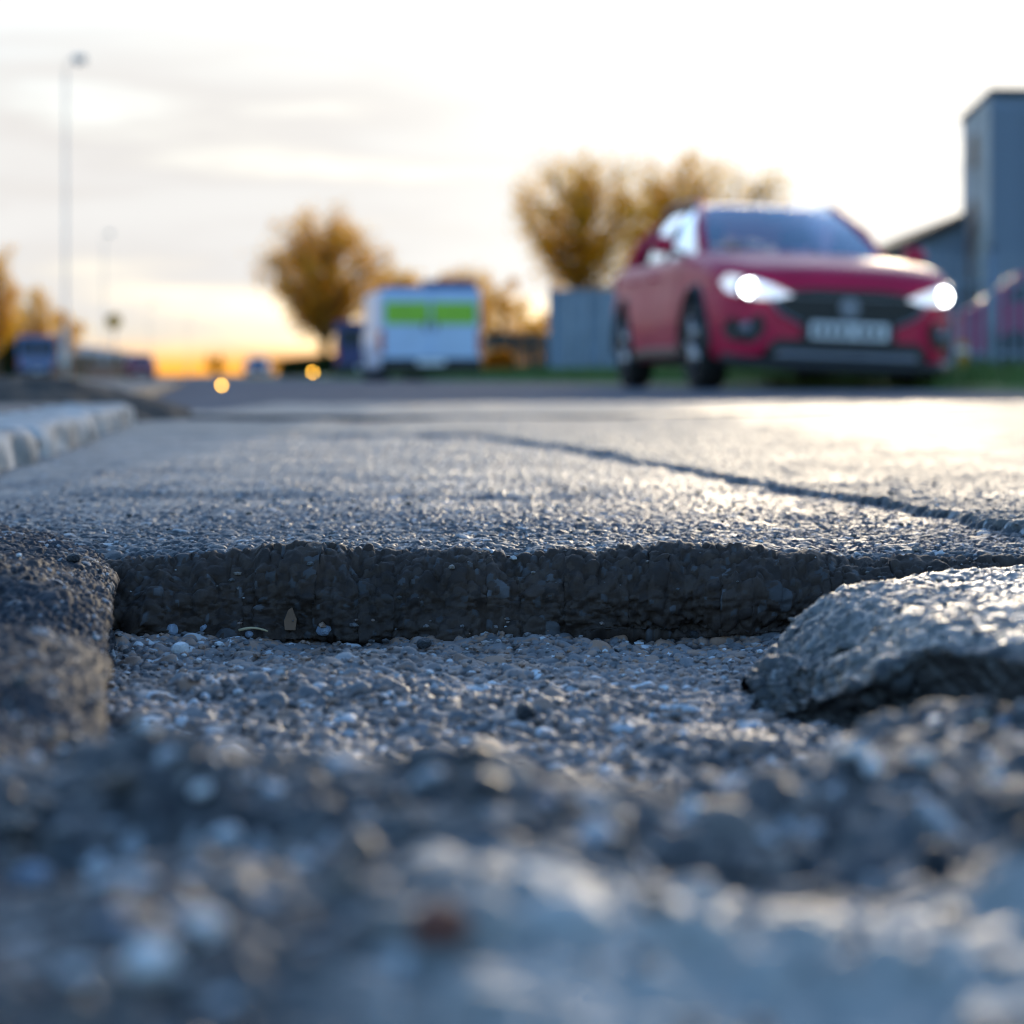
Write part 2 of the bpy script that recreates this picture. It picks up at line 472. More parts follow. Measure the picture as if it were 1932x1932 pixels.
# -- road_patch: everything beyond the broken lip, down the broken face to the bottom of the hole
cols = x_cols(-0.40, 0.46, 0.00125, -0.80, 2.4)
ys_floor = [0.50]
while ys_floor[-1] < 1.19: ys_floor.append(ys_floor[-1] + (0.0030 if ys_floor[-1] < 0.85 else 0.0019))
nf = len(ys_floor); nw = 72
ys_top = []; y = 0.0; s = 0.0014
while y < 6.2:
    s *= 1.0 if y < 0.10 else 1.0115; y += s; ys_top.append(y)
nt_ = len(ys_top)
C = cols[None, :]
nu = len(cols)
lip_y = 1.212 + 0.010 * fbm(cols, cols * 0 + 3.3, 9, 3, 21) + 0.004 * fbm(cols, cols * 0, 60, 3, 22)
base_y = lip_y - 0.006 + 0.012 * fbm(cols, cols * 0 + 9, 14, 3, 25)
droop = 0.006 * (1 - sstep(-0.24, -0.20, cols)) * sstep(-0.33, -0.25, cols) + 0.005 * sstep(0.10, 0.2, cols) + 0.006 * np.clip(fbm(cols, cols * 0, 24, 3, 27), 0, 1) + 0.003 * np.clip(fbm(cols, cols * 0, 75, 3, 28), 0, 1)
fl = np.array(ys_floor)[:, None]
frac = (fl - ys_floor[0]) / (ys_floor[-1] - ys_floor[0])
Yf = ys_floor[0] + frac * (base_y[None, :] - ys_floor[0]) + 0 * C
Zf = HOLE_Z + 0 * Yf - 0.004 * sstep(0.9, 1.2, Yf)
w = (np.arange(1, nw + 1) / (nw + 1.0))[:, None]
lean = lip_y[None, :] - base_y[None, :]
zb = HOLE_Z - 0.004
ztop = -droop[None, :]
Zw = zb + (ztop - zb) * w
bulge = -0.012 * np.sin(math.pi * np.clip(w * 1.25, 0, 1)) * (0.2 + fbm(C * np.ones_like(w), w * 0.05, 13, 3, 31))
undercut = 0.018 * np.exp(-((w - 0.10) / 0.16) ** 2) * (0.4 + fbm(C * np.ones_like(w), w * 0.03, 8, 2, 33))
Yw = base_y[None, :] + lean * w + bulge + undercut - 0.010 * (1 - w) ** 3 + 0.009 * np.clip(w - 0.75, 0, 1) ** 2 * 8 + 0.060 * np.clip(w - 0.5, 0, 1) ** 1.6
yt = np.array(ys_top)[:, None]
Yt = lip_y[None, :] + 0.0045 + 0.060 * 0.5 ** 1.6 + yt + 0 * C
ex = C - layer_edge_x(Yt)
step_h = 0.0060 * sstep(-0.003, 0.004, ex) * sstep(-0.40, -0.06, C)
Zt = ztop * np.exp(-yt / 0.05) - 0.005 * np.exp(-yt / 0.007) + step_h
Zt = Zt - 0.006 * np.exp(-((Yt - 1.78 - 0.12 * C - 0.05 * vnoise(C * 4, C * 0, 3)) / 0.035) ** 2) * (1 - sstep(0.0, 0.12, C))
# gentle furrow beyond
Zt = Zt - 0.002 * sstep(1.9, 2.5, Yt) * (1 - sstep(-0.02, 0.02, ex))
Xa = np.concatenate([C + 0 * Yf, C + 0 * Zw, C + 0 * Yt]); Ya = np.concatenate([Yf, Yw, Yt]); Za = np.concatenate([Zf, Zw + 0 * C, Zt])
P = np.stack([Xa, Ya, Za], -1)
arc = np.concatenate([Yf, base_y[None, :] + (Zw - zb) * 1.1, lip_y[None, :] + 0.055 + yt + 0 * C])
dt_, ht, rt_ = asphalt_relief(Xa, arc)
df_, hf, rf_ = rubble_relief(Xa, arc)
rows = np.arange(P.shape[0])[:, None]
kf = (1 - sstep(nf - 6, nf + 3, rows)) + 0 * Xa
kw = sstep(nf - 6, nf + 3, rows) * (1 - sstep(nf + nw - 4, nf + nw + 5, rows)) + 0 * Xa
kfade = 1 - 0.75 * sstep(nf + nw * 0.70, nf + nw + 2, rows)
dw = 1.6 * dt_ + 0.010 * kfade * fbm(Xa, arc, 24, 3, 71) + 0.0055 * kfade * fbm(Xa, arc, 80, 4, 72) + 0.0012 * fbm(Xa, arc, 420, 2, 73)
kt = 1 - kf - kw
exa = Xa - layer_edge_x(Ya)
pol = kt * sstep(-0.001, 0.003, exa)
fade = 1 + 0.02 * pol
disp = kf * df_ + kw * dw + kt * dt_ * fade
P = displaced(P, Xa, arc, disp)
dome = np.where(kf > 0.5, hf, ht); rid = np.where(kf > 0.5, rf_, rt_)
F = grid_faces(nu, P.shape[0])
road_root = empty('road')
tag(road_root, kind='structure')


def cut_rows(name, r0, r1, material, c0=0, c1=None, extra=0):
    c1 = c1 or nu
    sub = P[r0:r1, c0:c1]
    sh = sub.shape
    o = np_mesh(name, sub.reshape(-1, 3), grid_faces(sh[1], sh[0]), material,
                dict(rid=rid[r0:r1, c0:c1].ravel(), dome=dome[r0:r1, c0:c1].ravel(), polish=pol[r0:r1, c0:c1].ravel()), parent=road_root)
    return o


hc0, hc1 = int(np.searchsorted(cols, -0.36)), int(np.searchsorted(cols, 0.62))
cut_rows('hole_floor', 0, nf, M_FLOOR, hc0, hc1)
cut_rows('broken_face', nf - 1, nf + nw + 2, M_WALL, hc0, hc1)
cut_rows('asphalt_surface', nf + nw + 1, P.shape[0], M_ASPH)


def floor_z(x, y):
    return HOLE_Z


# -- strips of road at the left, right and near side of the hole (each rolls over its edge and drops to the hole bottom)
def slab(name, U, V, edge_fn, material, seed, relief, lump=0.006, kz=0.0):
    """edge_fn(u,v) -> X, Y, Z, polish arrays"""
    uu, vv = np.meshgrid(U, V)
    X, Y, Z, pl = edge_fn(uu, vv)
    Pg = np.stack([X, Y, Z], -1)
    a = X + kz * Z
    d, h, r = relief(a + seed, Y + seed * 0.37 - 1.1 * Z)
    d = d + lump * fbm(X, Y - Z, 17, 3, seed)
    Pg = displaced(Pg, a, Y, d)
    return np_mesh(name, Pg.reshape(-1, 3), grid_faces(len(U), len(V)), material,
                   dict(rid=r.ravel(), dome=h.ravel(), polish=pl.ravel()), parent=road_root)


def kerb_face(y): return -0.53 - 0.1136 * (y - 2.2)


def left_edge(u, v):
    Y = v
    xe = SAW * Y - 0.004 + 0.0015 * fbm(Y, Y * 0, 20, 3, 91)
    x0 = kerb_face(Y) - 0.01
    top = u < 0.72
    t = np.clip(u / 0.72, 0, 1)
    t = 1 - (1 - t) ** 1.3
    X = np.where(top, x0 + (xe - x0) * t, xe - 0.004 * np.sin(math.pi * np.clip((u - 0.72) / 0.28, 0, 1)))
    e = np.clip(xe - X, 0, None)
    ztop = -0.012 * np.exp(-e / 0.035) + 0.004 - 0.004 * np.exp(-e / 0.008)
    ztop = ztop + 0.010 * np.exp(-((Y - 1.08 + 0.35 * e) / 0.05) ** 2) * sstep(0.0, 0.06, e)
    ztop = ztop - 0.010 * np.exp(-((Y - 0.93) / 0.06) ** 2)
    ztop = ztop - 0.012 * sstep(1.34, 1.47, Y) - 0.004 * sstep(0.80, 0.60, Y)
    zedge = -0.014 + ztop * 0
    k = np.clip((u - 0.72) / 0.28, 0, 1)
    ze = ztop * (1 - k) + (HOLE_Z - 0.006) * k
    return X, Y, np.where(top, ztop, ze), 0.15 + 0 * X


V = [0.36]
while V[-1] < 1.47: V.append(V[-1] + (0.0026 if V[-1] < 0.9 else 0.0019))
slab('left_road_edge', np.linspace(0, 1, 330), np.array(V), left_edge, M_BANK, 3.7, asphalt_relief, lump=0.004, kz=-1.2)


def right_edge(u, v):
    """u: along X from the hole to the right; v: 0..1 near wall up, top, far wall down"""
    X = 0.108 + 0.50 * u ** 1.35
    yn = np.interp(X, [0.108, 0.13, 0.163, 0.20, 0.30, 0.62], [0.93, 0.875, 0.838, 0.775, 0.72, 0.66]) + 0.016 * fbm(X, v * 0.3, 26, 4, 51) + 0.006 * fbm(X, v * 0.4, 85, 3, 54)
    yf = np.interp(X, [0.108, 0.14, 0.18, 0.27, 0.62], [0.985, 1.05, 1.075, 1.145, 1.17]) + 0.006 * fbm(X, X * 0 + 4, 30, 3, 52)
    zt = -0.001 - 0.046 * (1 - sstep(-0.45, 1.15, (X - 0.112 + 0.014 * fbm(v * 0.25, X, 34, 3, 53)) / 0.062))
    k = np.clip((v - 0.16) / 0.74, 0, 1)
    Y = yn + (yf - yn) * k
    Z = zt - 0.006 * np.exp(-k / 0.04) - 0.005 * np.exp(-(1 - k) / 0.04)
    wn_ = np.clip(v / 0.16, 0, 1)
    zbot = HOLE_Z - 0.012
    Z = np.where(v < 0.16, zbot + (Z - zbot) * wn_, Z)
    Y = np.where(v < 0.16, yn + 0.030 * (1 - wn_) ** 0.8, Y)
    wf = np.clip((v - 0.90) / 0.10, 0, 1)
    Z = np.where(v > 0.90, Z + (zbot - Z) * wf, Z); Y = np.where(v > 0.90, yf - 0.01 * wf, Y)
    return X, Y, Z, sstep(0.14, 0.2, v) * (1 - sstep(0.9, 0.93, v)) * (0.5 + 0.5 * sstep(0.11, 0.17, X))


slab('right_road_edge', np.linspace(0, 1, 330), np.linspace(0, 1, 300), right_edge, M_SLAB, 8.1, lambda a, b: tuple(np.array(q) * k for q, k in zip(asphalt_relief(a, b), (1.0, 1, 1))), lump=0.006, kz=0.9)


def near_edge(u, v):
    """v from the camera side (0) to the hole edge and down"""
    X = u
    ye = np.interp(X, [-0.42, -0.19, -0.125, -0.075, 0.045, 0.074, 0.126, 0.17, 0.30, 0.62],
                   [0.64, 0.62, 0.60, 0.54, 0.543, 0.58, 0.675, 0.69, 0.66, 0.62]) + 0.014 * fbm(X, v * 0.2, 22, 4, 61)
    k = np.clip(v / 0.80, 0, 1)
    Y = 0.16 + (ye - 0.16) * k
    e = ye - Y
    Z = 0.001 - 0.007 * np.exp(-e / 0.010) + 0.008 * np.exp(-((e - 0.035) / 0.02) ** 2) * vnoise(X * 22, X * 0 + 2, 4) * 2
    Z = Z - 0.006 * sstep(0.45, 0.62, Y) * sstep(-0.06, -0.14, X) - 0.014 * sstep(0.52, 0.68, Y) * sstep(0.05, 0.12, X)
    Z = Z + 0.003 * fbm(X, Y, 26, 2, 77) + 0.001 * sstep(0.05, 0.3, X)
    Z = Z - 0.016 * np.exp(-((Y - 0.455 - 0.06 * X) / 0.022) ** 2) * (0.55 + vnoise(X * 18, X * 0 + 7, 9)) - 0.004 * sstep(0.42, 0.36, Y) * sstep(0.02, -0.06, X)
    wv = np.clip((v - 0.80) / 0.20, 0, 1)
    Z = np.where(v > 0.80, Z + (HOLE_Z - 0.01 - Z) * wv, Z); Y = np.where(v > 0.80, ye + 0.012 * wv, Y)
    pl = 0.35 + 0.65 * sstep(0.445, 0.415, Y + 0.03 * fbm(X, Y, 20, 2, 90)) * sstep(-0.05, 0.01, X + 0.04 * fbm(X, Y, 15, 2, 95))
    return X, Y, Z, pl


slab('near_road_edge', x_cols(-0.22, 0.24, 0.0017, -0.36, 0.62), np.linspace(0, 1, 300), near_edge, M_FORE, 5.3, lambda a, b: tuple(np.array(q) * k for q, k in zip(rubble_relief(a, b), (1.0, 1, 1))), lump=0.010)

# -- far carriageway and everything round the modelled patch
rd = MB()


def sheet(pts, zz): rd.add([(x, y, zz) for x, y in pts], [tuple(range(len(pts)))])


Y2 = 6.0
rd_z = -0.004
rd.add([(-0.62, Y2, rd_z), (2.3, Y2, rd_z), (2.3, -6, rd_z), (7.5, -6, rd_z), (7.5, 5.0, rd_z), (5.8, 7, rd_z), (3.15, 13.4, rd_z), (-0.6, 33.0, rd_z), (-46.5, 300, rd_z),
        (-52, 300, rd_z), (-6.2, 33, rd_z), (-2.8, 14, rd_z), (-1.2, 5.0, rd_z)],
       [(0, 1, 5, 6), (1, 2, 3, 4), (1, 4, 5), (0, 6, 7, 10), (0, 10, 11, 12), (7, 8, 9, 10)])
rd.add([(-0.78, 0.17, rd_z), (-0.78, -6, rd_z), (2.3, -6, rd_z), (2.3, 0.17, rd_z)], [(0, 1, 2, 3)])
tag(rd.build('carriageway', M_ROAD), kind='structure')
# near patch right of the slabs, between 0.17 and 1.2
nr = MB()
nr.add([(0.60, 0.17, -0.002), (2.32, 0.17, -0.002), (2.32, 1.30, -0.002), (0.60, 1.30, -0.002)], [(0, 1, 2, 3)])
nr.build('asphalt_surface', M_ROAD, road_root)

# tar joint across the road, and a lighter strip of the far surface behind it
jp = [(-0.95, 4.95), (-0.55, 4.75), (-0.19, 4.62), (0.2, 4.75), (0.6, 5.15), (1.1, 5.9), (1.61, 6.75), (2.6, 8.4)]
js = [(x, y) for x, y in jp]
jv = []
for i in range(len(js) - 1):
    for k in range(14):
        t = k / 14; jv.append((js[i][0] * (1 - t) + js[i + 1][0] * t, js[i][1] * (1 - t) + js[i + 1][1] * t))
tj = MB()
A = [(x, y + 0.02 * random.uniform(-1, 1), 0.0115) for x, y in jv]
A0 = [(x, y - 0.02, -0.006) for x, y, _ in A]
B = [(x, y + 0.22 + 0.05 * random.uniform(-1, 1) + 0.16 * max(0, 0.3 - x), 0.0125) for x, y in jv]
B0 = [(x, y + 0.03, -0.006) for x, y, _ in B]
tj.quadstrip(A0, A); tj.quadstrip(A, B); tj.quadstrip(B, B0)
tj.build('tar_joint', M_TAR, road_root)

# ground to the horizon
g = MB(); g.add([(-3000, -60, -0.06), (3000, -60, -0.06), (3000, 4500, -0.06), (-3000, 4500, -0.06)], [(0, 1, 2, 3)])
tag(g.build('ground', M_GROUND), kind='structure')
# verge on the right
V_EDGE = np.array([[9.5, -6], [7.5, 5.0], [5.8, 7], [3.15, 13.4], [-0.6, 33.0], [-8, 80], [-46.5, 300]], float)


def verge_h(o):
    return 0.03 + 0.13 * sstep(0.2, 3.0, o)


eY = np.concatenate([np.linspace(-6, 35, 90), np.linspace(37, 300, 60)]); eX = np.interp(eY, V_EDGE[:, 1], V_EDGE[:, 0])
of = np.concatenate([[0.0, 0.02], np.linspace(0.1, 3.2, 26), np.linspace(4, 60, 20)])
OO, EY = np.meshgrid(of, eY); EX = np.interp(EY, eY, eX)
Zv = verge_h(OO) + 0.03 * fbm(EX + OO, EY, 1.4, 3, 401) * sstep(0.05, 0.5, OO); Zv[:, 0] = -0.05
tag(np_mesh('verge', np.stack([EX + OO, EY, Zv], -1).reshape(-1, 3), grid_faces(len(of), len(eY)), M_GRASS), kind='structure')
# pavement on the left
pv = MB()
pv.add([(-0.30, -0.5, .040), (-4.2, -0.5, .040), (-9.5, 34, .040), (-5.2, 34, .040), (-2.85, 18, .040), (-0.93, 4.6, .040), (-0.62, 1.9, .040),
        (-0.93, 4.6, -.05), (-2.85, 18, -.05), (-5.2, 34, -.05)],
       [(0, 6, 5, 4, 3, 2, 1), (5, 7, 8, 4), (4, 8, 9, 3)])
tag(pv.build('pavement', M_PAVE), kind='structure')

# kerb of separate stones
kerb = empty('kerb', (0, 0, 0))
tag(kerb, 'pale weathered kerb of rough concrete stones edging the left pavement', 'kerb')
L0 = np.array([-0.30, 0.18]); kd = np.array([-0.1129, 0.9936]); kn = np.array([-0.9936, -0.1129])


def kerb_stone(i, s0, s1, jag):
    nu_, nv_ = 60, 22
    prof = []
    for t in np.linspace(0, 1, nv_):
        if t < 0.42: q = t / 0.42; prof.append((-0.004 * math.sin(q * 3.1), -0.03 + 0.078 * q))
        elif t < 0.52: q = (t - 0.42) / 0.10; prof.append((0.012 * q * q, 0.048 + 0.008 * q))
        else: q = (t - 0.52) / 0.48; prof.append((0.012 + 0.118 * q, 0.056 + 0.001 * q))
    prof = np.array(prof)
    S = np.linspace(s0, s1, nu_)
    Pk = np.zeros((nv_, nu_, 3)); rnd = fbm(S, S * 0 + i, 9, 4, 200)
    ss, tt = np.meshgrid(S, np.linspace(0, 1, nv_))
    n1 = fbm(ss, tt * 0.2, 16, 4, 210); n2 = fbm(ss, tt * 0.2, 60, 3, 215)
    off = prof[:, 0][:, None] + jag * n1 * (1 - tt) + 0.004 * n2
    end = np.minimum((ss - s0), (s1 - ss)); rnd_ = 0.010 * np.exp(-end / 0.012)
    zz = prof[:, 1][:, None] - 0.017 + 0.008 * n1 * tt + 0.004 * n2 - rnd_
    for k in range(2): Pk[..., k] = L0[k] + kd[k] * ss + kn[k] * (off + rnd_ * (1 - tt))
    Pk[..., 2] = zz
    o = np_mesh('kerb_stone', Pk.reshape(-1, 3), grid_faces(nu_, nv_)[:, ::-1], M_KERB, parent=kerb)
    return o


s = -0.4
for i in range(5):
    ln = 0.94
    kerb_stone(i, s + 0.006, s + ln - 0.006, 0.024); s += ln

# soil heap where the kerb runs out
hx, hy = -1.15, 5.0
U_, V_ = np.meshgrid(np.linspace(-1, 1, 60), np.linspace(-1, 1, 60))
rr_ = np.sqrt(U_ ** 2 + V_ ** 2)
Zh = 0.085 * np.clip(1 - rr_ ** 1.6, -0.4, 1) + 0.02 * fbm(U_, V_, 4, 4, 300) + 0.010
hp = np.stack([hx + 0.40 * U_ - 0.08 * V_, hy + 0.55 * V_, Zh], -1)
tag(np_mesh('soil_heap', hp.reshape(-1, 3), grid_faces(60, 60), M_SOIL), 'low dark heap of soil and leaf litter at the far end of the pale kerb', 'soil heap')


# ------------------------------------------------------------------ loose stones
def stone_mesh(seed, nsub=2):
    import bmesh
    bm = bmesh.new(); bmesh.ops.create_icosphere(bm, subdivisions=nsub, radius=1.0)
    r = random.Random(seed); ax = [Vector((r.gauss(0, 1), r.gauss(0, 1), r.gauss(0, 1))).normalized() for _ in range(9)]
    cut = [r.uniform(0.62, 0.95) for _ in ax]
    for v in bm.verts:
        p = v.co.copy()
        for a, c in zip(ax, cut):
            dd = p.dot(a)
            if dd > c: p -= a * (dd - c) * 0.9
        v.co = Vector((p.x * 1.15, p.y * 0.95, p.z * 0.72))
    me = bpy.data.meshes.new('stone'); bm.to_mesh(me); bm.free()
    return me


S_WHITE = mat('pale_quartz', (0.85, 0.85, 0.87), 0.25, noise=0.15, nscale=2, bump=0.3, bscale=6)
S_BLUE = mat('blue_grey_stone', (0.30, 0.36, 0.46), 0.4, noise=0.3, nscale=2, bump=0.3, bscale=6)
S_DARK = mat('dark_stone', (0.03, 0.03, 0.034), 0.4, noise=0.3, nscale=2, bump=0.4, bscale=5)
S_BROWN = mat('red_brown_stone', (0.20, 0.06, 0.035), 0.6, noise=0.3, nscale=2, bump=0.4, bscale=5)
S_PEACH = mat('peach_stone', (0.70, 0.45, 0.30), 0.45, noise=0.25, nscale=2, bump=0.3, bscale=5)
bpy.context.view_layer.update()


def ground_at(px, py):
    """where the sight line through a spot of the photograph meets the built ground"""
    d = Vector(((px - 966) / FP, 1, (HZ - py) / FP)).normalized()
    dg = bpy.context.evaluated_depsgraph_get()
    ok, loc, *_ = sc.ray_cast(dg, Vector((0, 0, CAM_H)), d)
    return loc if ok else Vector((0, 1, 0))


PB = [
    (340, 1222, 16, S_WHITE, 'large white chip lying near the left end of the hole below the dark face'),
    (325, 1187, 10, S_BLUE, 'pale blue flake standing at the foot of the dark face near its left end'),
    (383, 1183, 8, S_BLUE, 'small pale blue chip second from the left at the foot of the dark face'),
    (470, 1196, 8, S_BLUE, 'pale blue chip beside the straw stalk in the hole'),
    (612, 1188, 14, S_BLUE, 'blue grey pointed stone at the foot of the dark face right of the straw'),
    (140, 1052, 13, S_DARK, 'black angular stone lying on the left road edge beside the saw cut'),
    (800, 1212, 13, S_DARK, 'flat black stone at the foot of the dark face near its middle'),
    (990, 1340, 20, S_DARK, 'broad dark stone in the gravel in the middle of the hole'),
    (1310, 1196, 9, S_DARK, 'small black stone at the foot of the dark face right of the middle'),
    (1585, 1282, 8, S_PEACH, 'small cream stone at the foot of the broken slab on the right'),
    (380, 1492, 13, S_WHITE, 'blurred pale stone on the near road edge left of the middle'),
    (1030, 1510, 10, S_BLUE, 'blurred small grey stone at the middle of the near road edge'),
    (1303, 1530, 14, S_WHITE, 'blurred tall pale stone standing on the near road edge right of the middle'),
    (1645, 1447, 14, S_WHITE, 'blurred round white stone on the near road edge at the right'),
    (1852, 1347, 10, S_WHITE, 'blurred white stone below the broken slab, the left one of a close pair'),
    (1890, 1366, 10, S_BLUE, 'blurred bluish stone below the broken slab, the right one of a close pair'),
    (1763, 1360, 9, S_WHITE, 'blurred dim white stone just left of the close pair below the broken slab'),
    (1862, 1455, 12, S_PEACH, 'blurred peach coloured stone near the right border of the near road edge'),
    (62, 1655, 22, S_BLUE, 'blurred large grey stone at the left border of the near road edge'),
    (382, 1755, 30, S_WHITE, 'blurred bright white stone, the brightest one closest to the camera at the lower left'),
    (285, 1815, 38, S_WHITE, 'blurred large pale pinkish stone below the brightest white one at the lower left'),
    (215, 1745, 20, S_BLUE, 'blurred bluish stone left of the brightest white one at the lower left'),
    (828, 1748, 40, S_BROWN, 'blurred reddish brown stone on the near road edge below the middle of the hole'),
]
S_SH = [stone_mesh(k) for k in range(5)]
for i, (px, py, rp, m_, lab) in enumerate(PB):
    loc = ground_at(px, py + rp * 0.6)
    r_ = rp / FP * loc.y * (1.5 if 'blurred' in lab else 1.1)
    me = S_SH[i % 5].copy(); me.materials.clear(); me.materials.append(m_)
    o = link('pebble', me); o.scale = (r_, r_, r_ * (1.9 if 'tall' in lab or 'standing' in lab else 1.1)); o.location = loc + Vector((0, 0, r_ * 0.42))
    o.rotation_euler = (random.uniform(-.4, .4), random.uniform(-.4, .4), random.uniform(0, 6.28))
    tag(o, lab, 'pebble', 'loose stones in and around the hole')

M_STRAW = mat('straw', (0.55, 0.42, 0.24), 0.7, noise=0.3, nscale=40)
a, b = ground_at(452, 1197), ground_at(507, 1199)
st = MB(); mid = (a + b) / 2
pts = [a + (b - a) * t + Vector((0, -0.004, 0.0028 + 0.0016 * math.sin(3.1 * t))) for t in np.linspace(0, 1, 8)]
st.tube(pts, [0.0007, 0.0008, 0.0008, 0.0007, 0.0007, 0.0006, 0.0006, 0.0004], 7)
tag(st.build('straw_stalk', M_STRAW), 'thin dry straw stalk lying at the foot of the dark broken face', 'straw')
a = ground_at(548, 1186)
M_WOOD = mat('wood_chip', (0.22, 0.12, 0.07), 0.8, noise=0.5, nscale=60)
wc = MB()
wc.add([(-.0028, 0, 0), (.0030, 0, 0), (.0036, .001, .006), (.001, .002, .0125), (-.0012, .002, .011), (-.0034, .001, .005),
        (-.0028, .0022, 0), (.0030, .0022, 0), (.0036, .0032, .006), (.001, .0036, .0125), (-.0012, .0036, .011), (-.0034, .0032, .005)],
       [(0, 1, 2, 3, 4, 5), (11, 10, 9, 8, 7, 6)] + [(i, (i + 6), (i + 1) % 6 + 6, (i + 1) % 6) for i in range(6)])
o = wc.build('wood_chip', M_WOOD); o.location = a + Vector((0, -0.003, -0.0005)); tag(o, 'small brown wood splinter standing against the foot of the dark broken face', 'wood chip')


def scatter(name, n, area, zf, r0, r1, material, seed, sub=1):
    rg = np.random.default_rng(seed)
    import bmesh
    bm = bmesh.new(); bmesh.ops.create_icosphere(bm, subdivisions=sub, radius=1.0); bm.verts.ensure_lookup_table()
    B_ = np.array([v.co for v in bm.verts]); Fb = np.array([[v.index for v in f.verts] for f in bm.faces]); bm.free()
    X = rg.uniform(area[0], area[1], n); Y = rg.uniform(area[2], area[3], n)
    r = r0 + (r1 - r0) * rg.random(n) ** 3
    dg = bpy.context.evaluated_depsgraph_get()
    Ps, Fs, rid_ = [], [], []
    k = 0
    for i in range(n):
        ok, loc, nn, *_ = sc.ray_cast(dg, Vector((X[i], Y[i], 0.2)), Vector((0, 0, -1)))
        if not ok or not zf(loc): continue
        ax = rg.normal(0, 1, (7, 3)); ax /= np.linalg.norm(ax, axis=1, keepdims=True)
        dd = B_ @ ax.T; jit = np.minimum(1, (rg.uniform(.55, .9, 7) / np.clip(dd, .01, None)).min(1, keepdims=True))
        q = B_ * jit * np.array([1.2, 0.95, 0.65]) * r[i]
        th = rg.uniform(0, 6.28); c_, s_ = math.cos(th), math.sin(th)
        q = np.stack([q[:, 0] * c_ - q[:, 1] * s_, q[:, 0] * s_ + q[:, 1] * c_, q[:, 2]], -1) + np.array([loc.x, loc.y, loc.z + r[i] * 0.3])
        Ps.append(q); Fs.append(Fb + k * len(B_)); k += 1
        rid_.append(np.full(len(B_), rg.random()))
    if not Ps: return
    P_ = np.concatenate(Ps); Fq = np.concatenate(Fs); rr = np.concatenate(rid_)
    o = np_mesh(name, P_, Fq, material, dict(rid=rr, dome=np.ones_like(rr), polish=np.full_like(rr, .5)), smooth=False)
    tag(o, kind='stuff')
    return o


scatter('gravel', 5200, (-0.22, 0.22, 0.55, 1.21), lambda p: p.z < -0.036, 0.0006, 0.0030, M_FLOOR, 5)
scatter('chippings', 900, (-0.20, 0.24, 0.30, 0.72), lambda p: p.z > -0.02, 0.0012, 0.0046, M_CHIP, 19, 2)
scatter('grit', 2600, (-0.42, 0.45, 0.33, 1.9), lambda p: p.z > -0.03, 0.0006, 0.0026, M_FORE, 9)


# ------------------------------------------------------------------ the oncoming red car (car axes: -y is forward, front axle at 0)
YN, YT = -0.88, 3.43


def curve(xs, ys):
    xs = np.array(xs, float); ys = np.array(ys, float)
    m = np.gradient(ys, xs)

    def f(x):
        x = np.clip(x, xs[0], xs[-1]); i = np.clip(np.searchsorted(xs, x) - 1, 0, len(xs) - 2)
        h = xs[i + 1] - xs[i]; t = (x - xs[i]) / h
        return (2 * t**3 - 3 * t**2 + 1) * ys[i] + (t**3 - 2 * t**2 + t) * h * m[i] + (-2 * t**3 + 3 * t**2) * ys[i + 1] + (t**3 - t**2) * h * m[i + 1]
    return f


hw = curve([-0.88, -0.85, -0.79, -0.68, -0.45, 0.0, 1.3, 2.6, 3.1, 3.35, 3.43], [0.50, 0.60, 0.69, 0.775, 0.86, 0.895, 0.90, 0.90, 0.87, 0.80, 0.70])
top = curve([-0.88, -0.84, -0.76, -0.60, -0.30, 0.30, 0.60, 1.6, 2.8, 3.30, 3.43], [0.68, 0.76, 0.82, 0.865, 0.925, 0.995, 1.01, 1.0, 1.01, 1.0, 0.92])
low = curve([-0.88, -0.80, -0.5, 0, 2.6, 3.2, 3.43], [0.30, 0.20, 0.19, 0.19, 0.20, 0.24, 0.36])


def arch(y, rad=0.355, zc=0.325):
    a = np.zeros_like(y)
    for yw in (0.0, 2.585):
        q = rad**2 - (y - yw)**2; a = np.maximum(a, np.where(q > 0, zc + np.sqrt(np.clip(q, 0, None)), 0))
    return a


def section(y, t, side=1, off=0.0):
    """t 0 top centre .. 1 sill; returns x,z for stations y"""
    W, T, B = hw(y), top(y), low(y)
    tx = curve([0, 0.22, 0.36, 0.42, 0.48, 0.58, 0.72, 0.86, 0.95, 1.0], [0, 0.62, 0.90, 0.955, 0.978, 0.985, 1.0, 0.985, 0.955, 0.91])
    tz = curve([0, 0.22, 0.36, 0.42, 0.48, 0.58, 0.72, 0.86, 0.95, 1.0], [1.02, 1.0, 0.955, 0.90, 0.82, 0.70, 0.48, 0.22, 0.05, 0.0])
    x = tx(t) * W; zz = B + tz(t) * (T - B)
    zz = np.maximum(zz, np.minimum(arch(y) + 0 * t, T - 0.08)) if True else zz
    return side * (x + off), zz


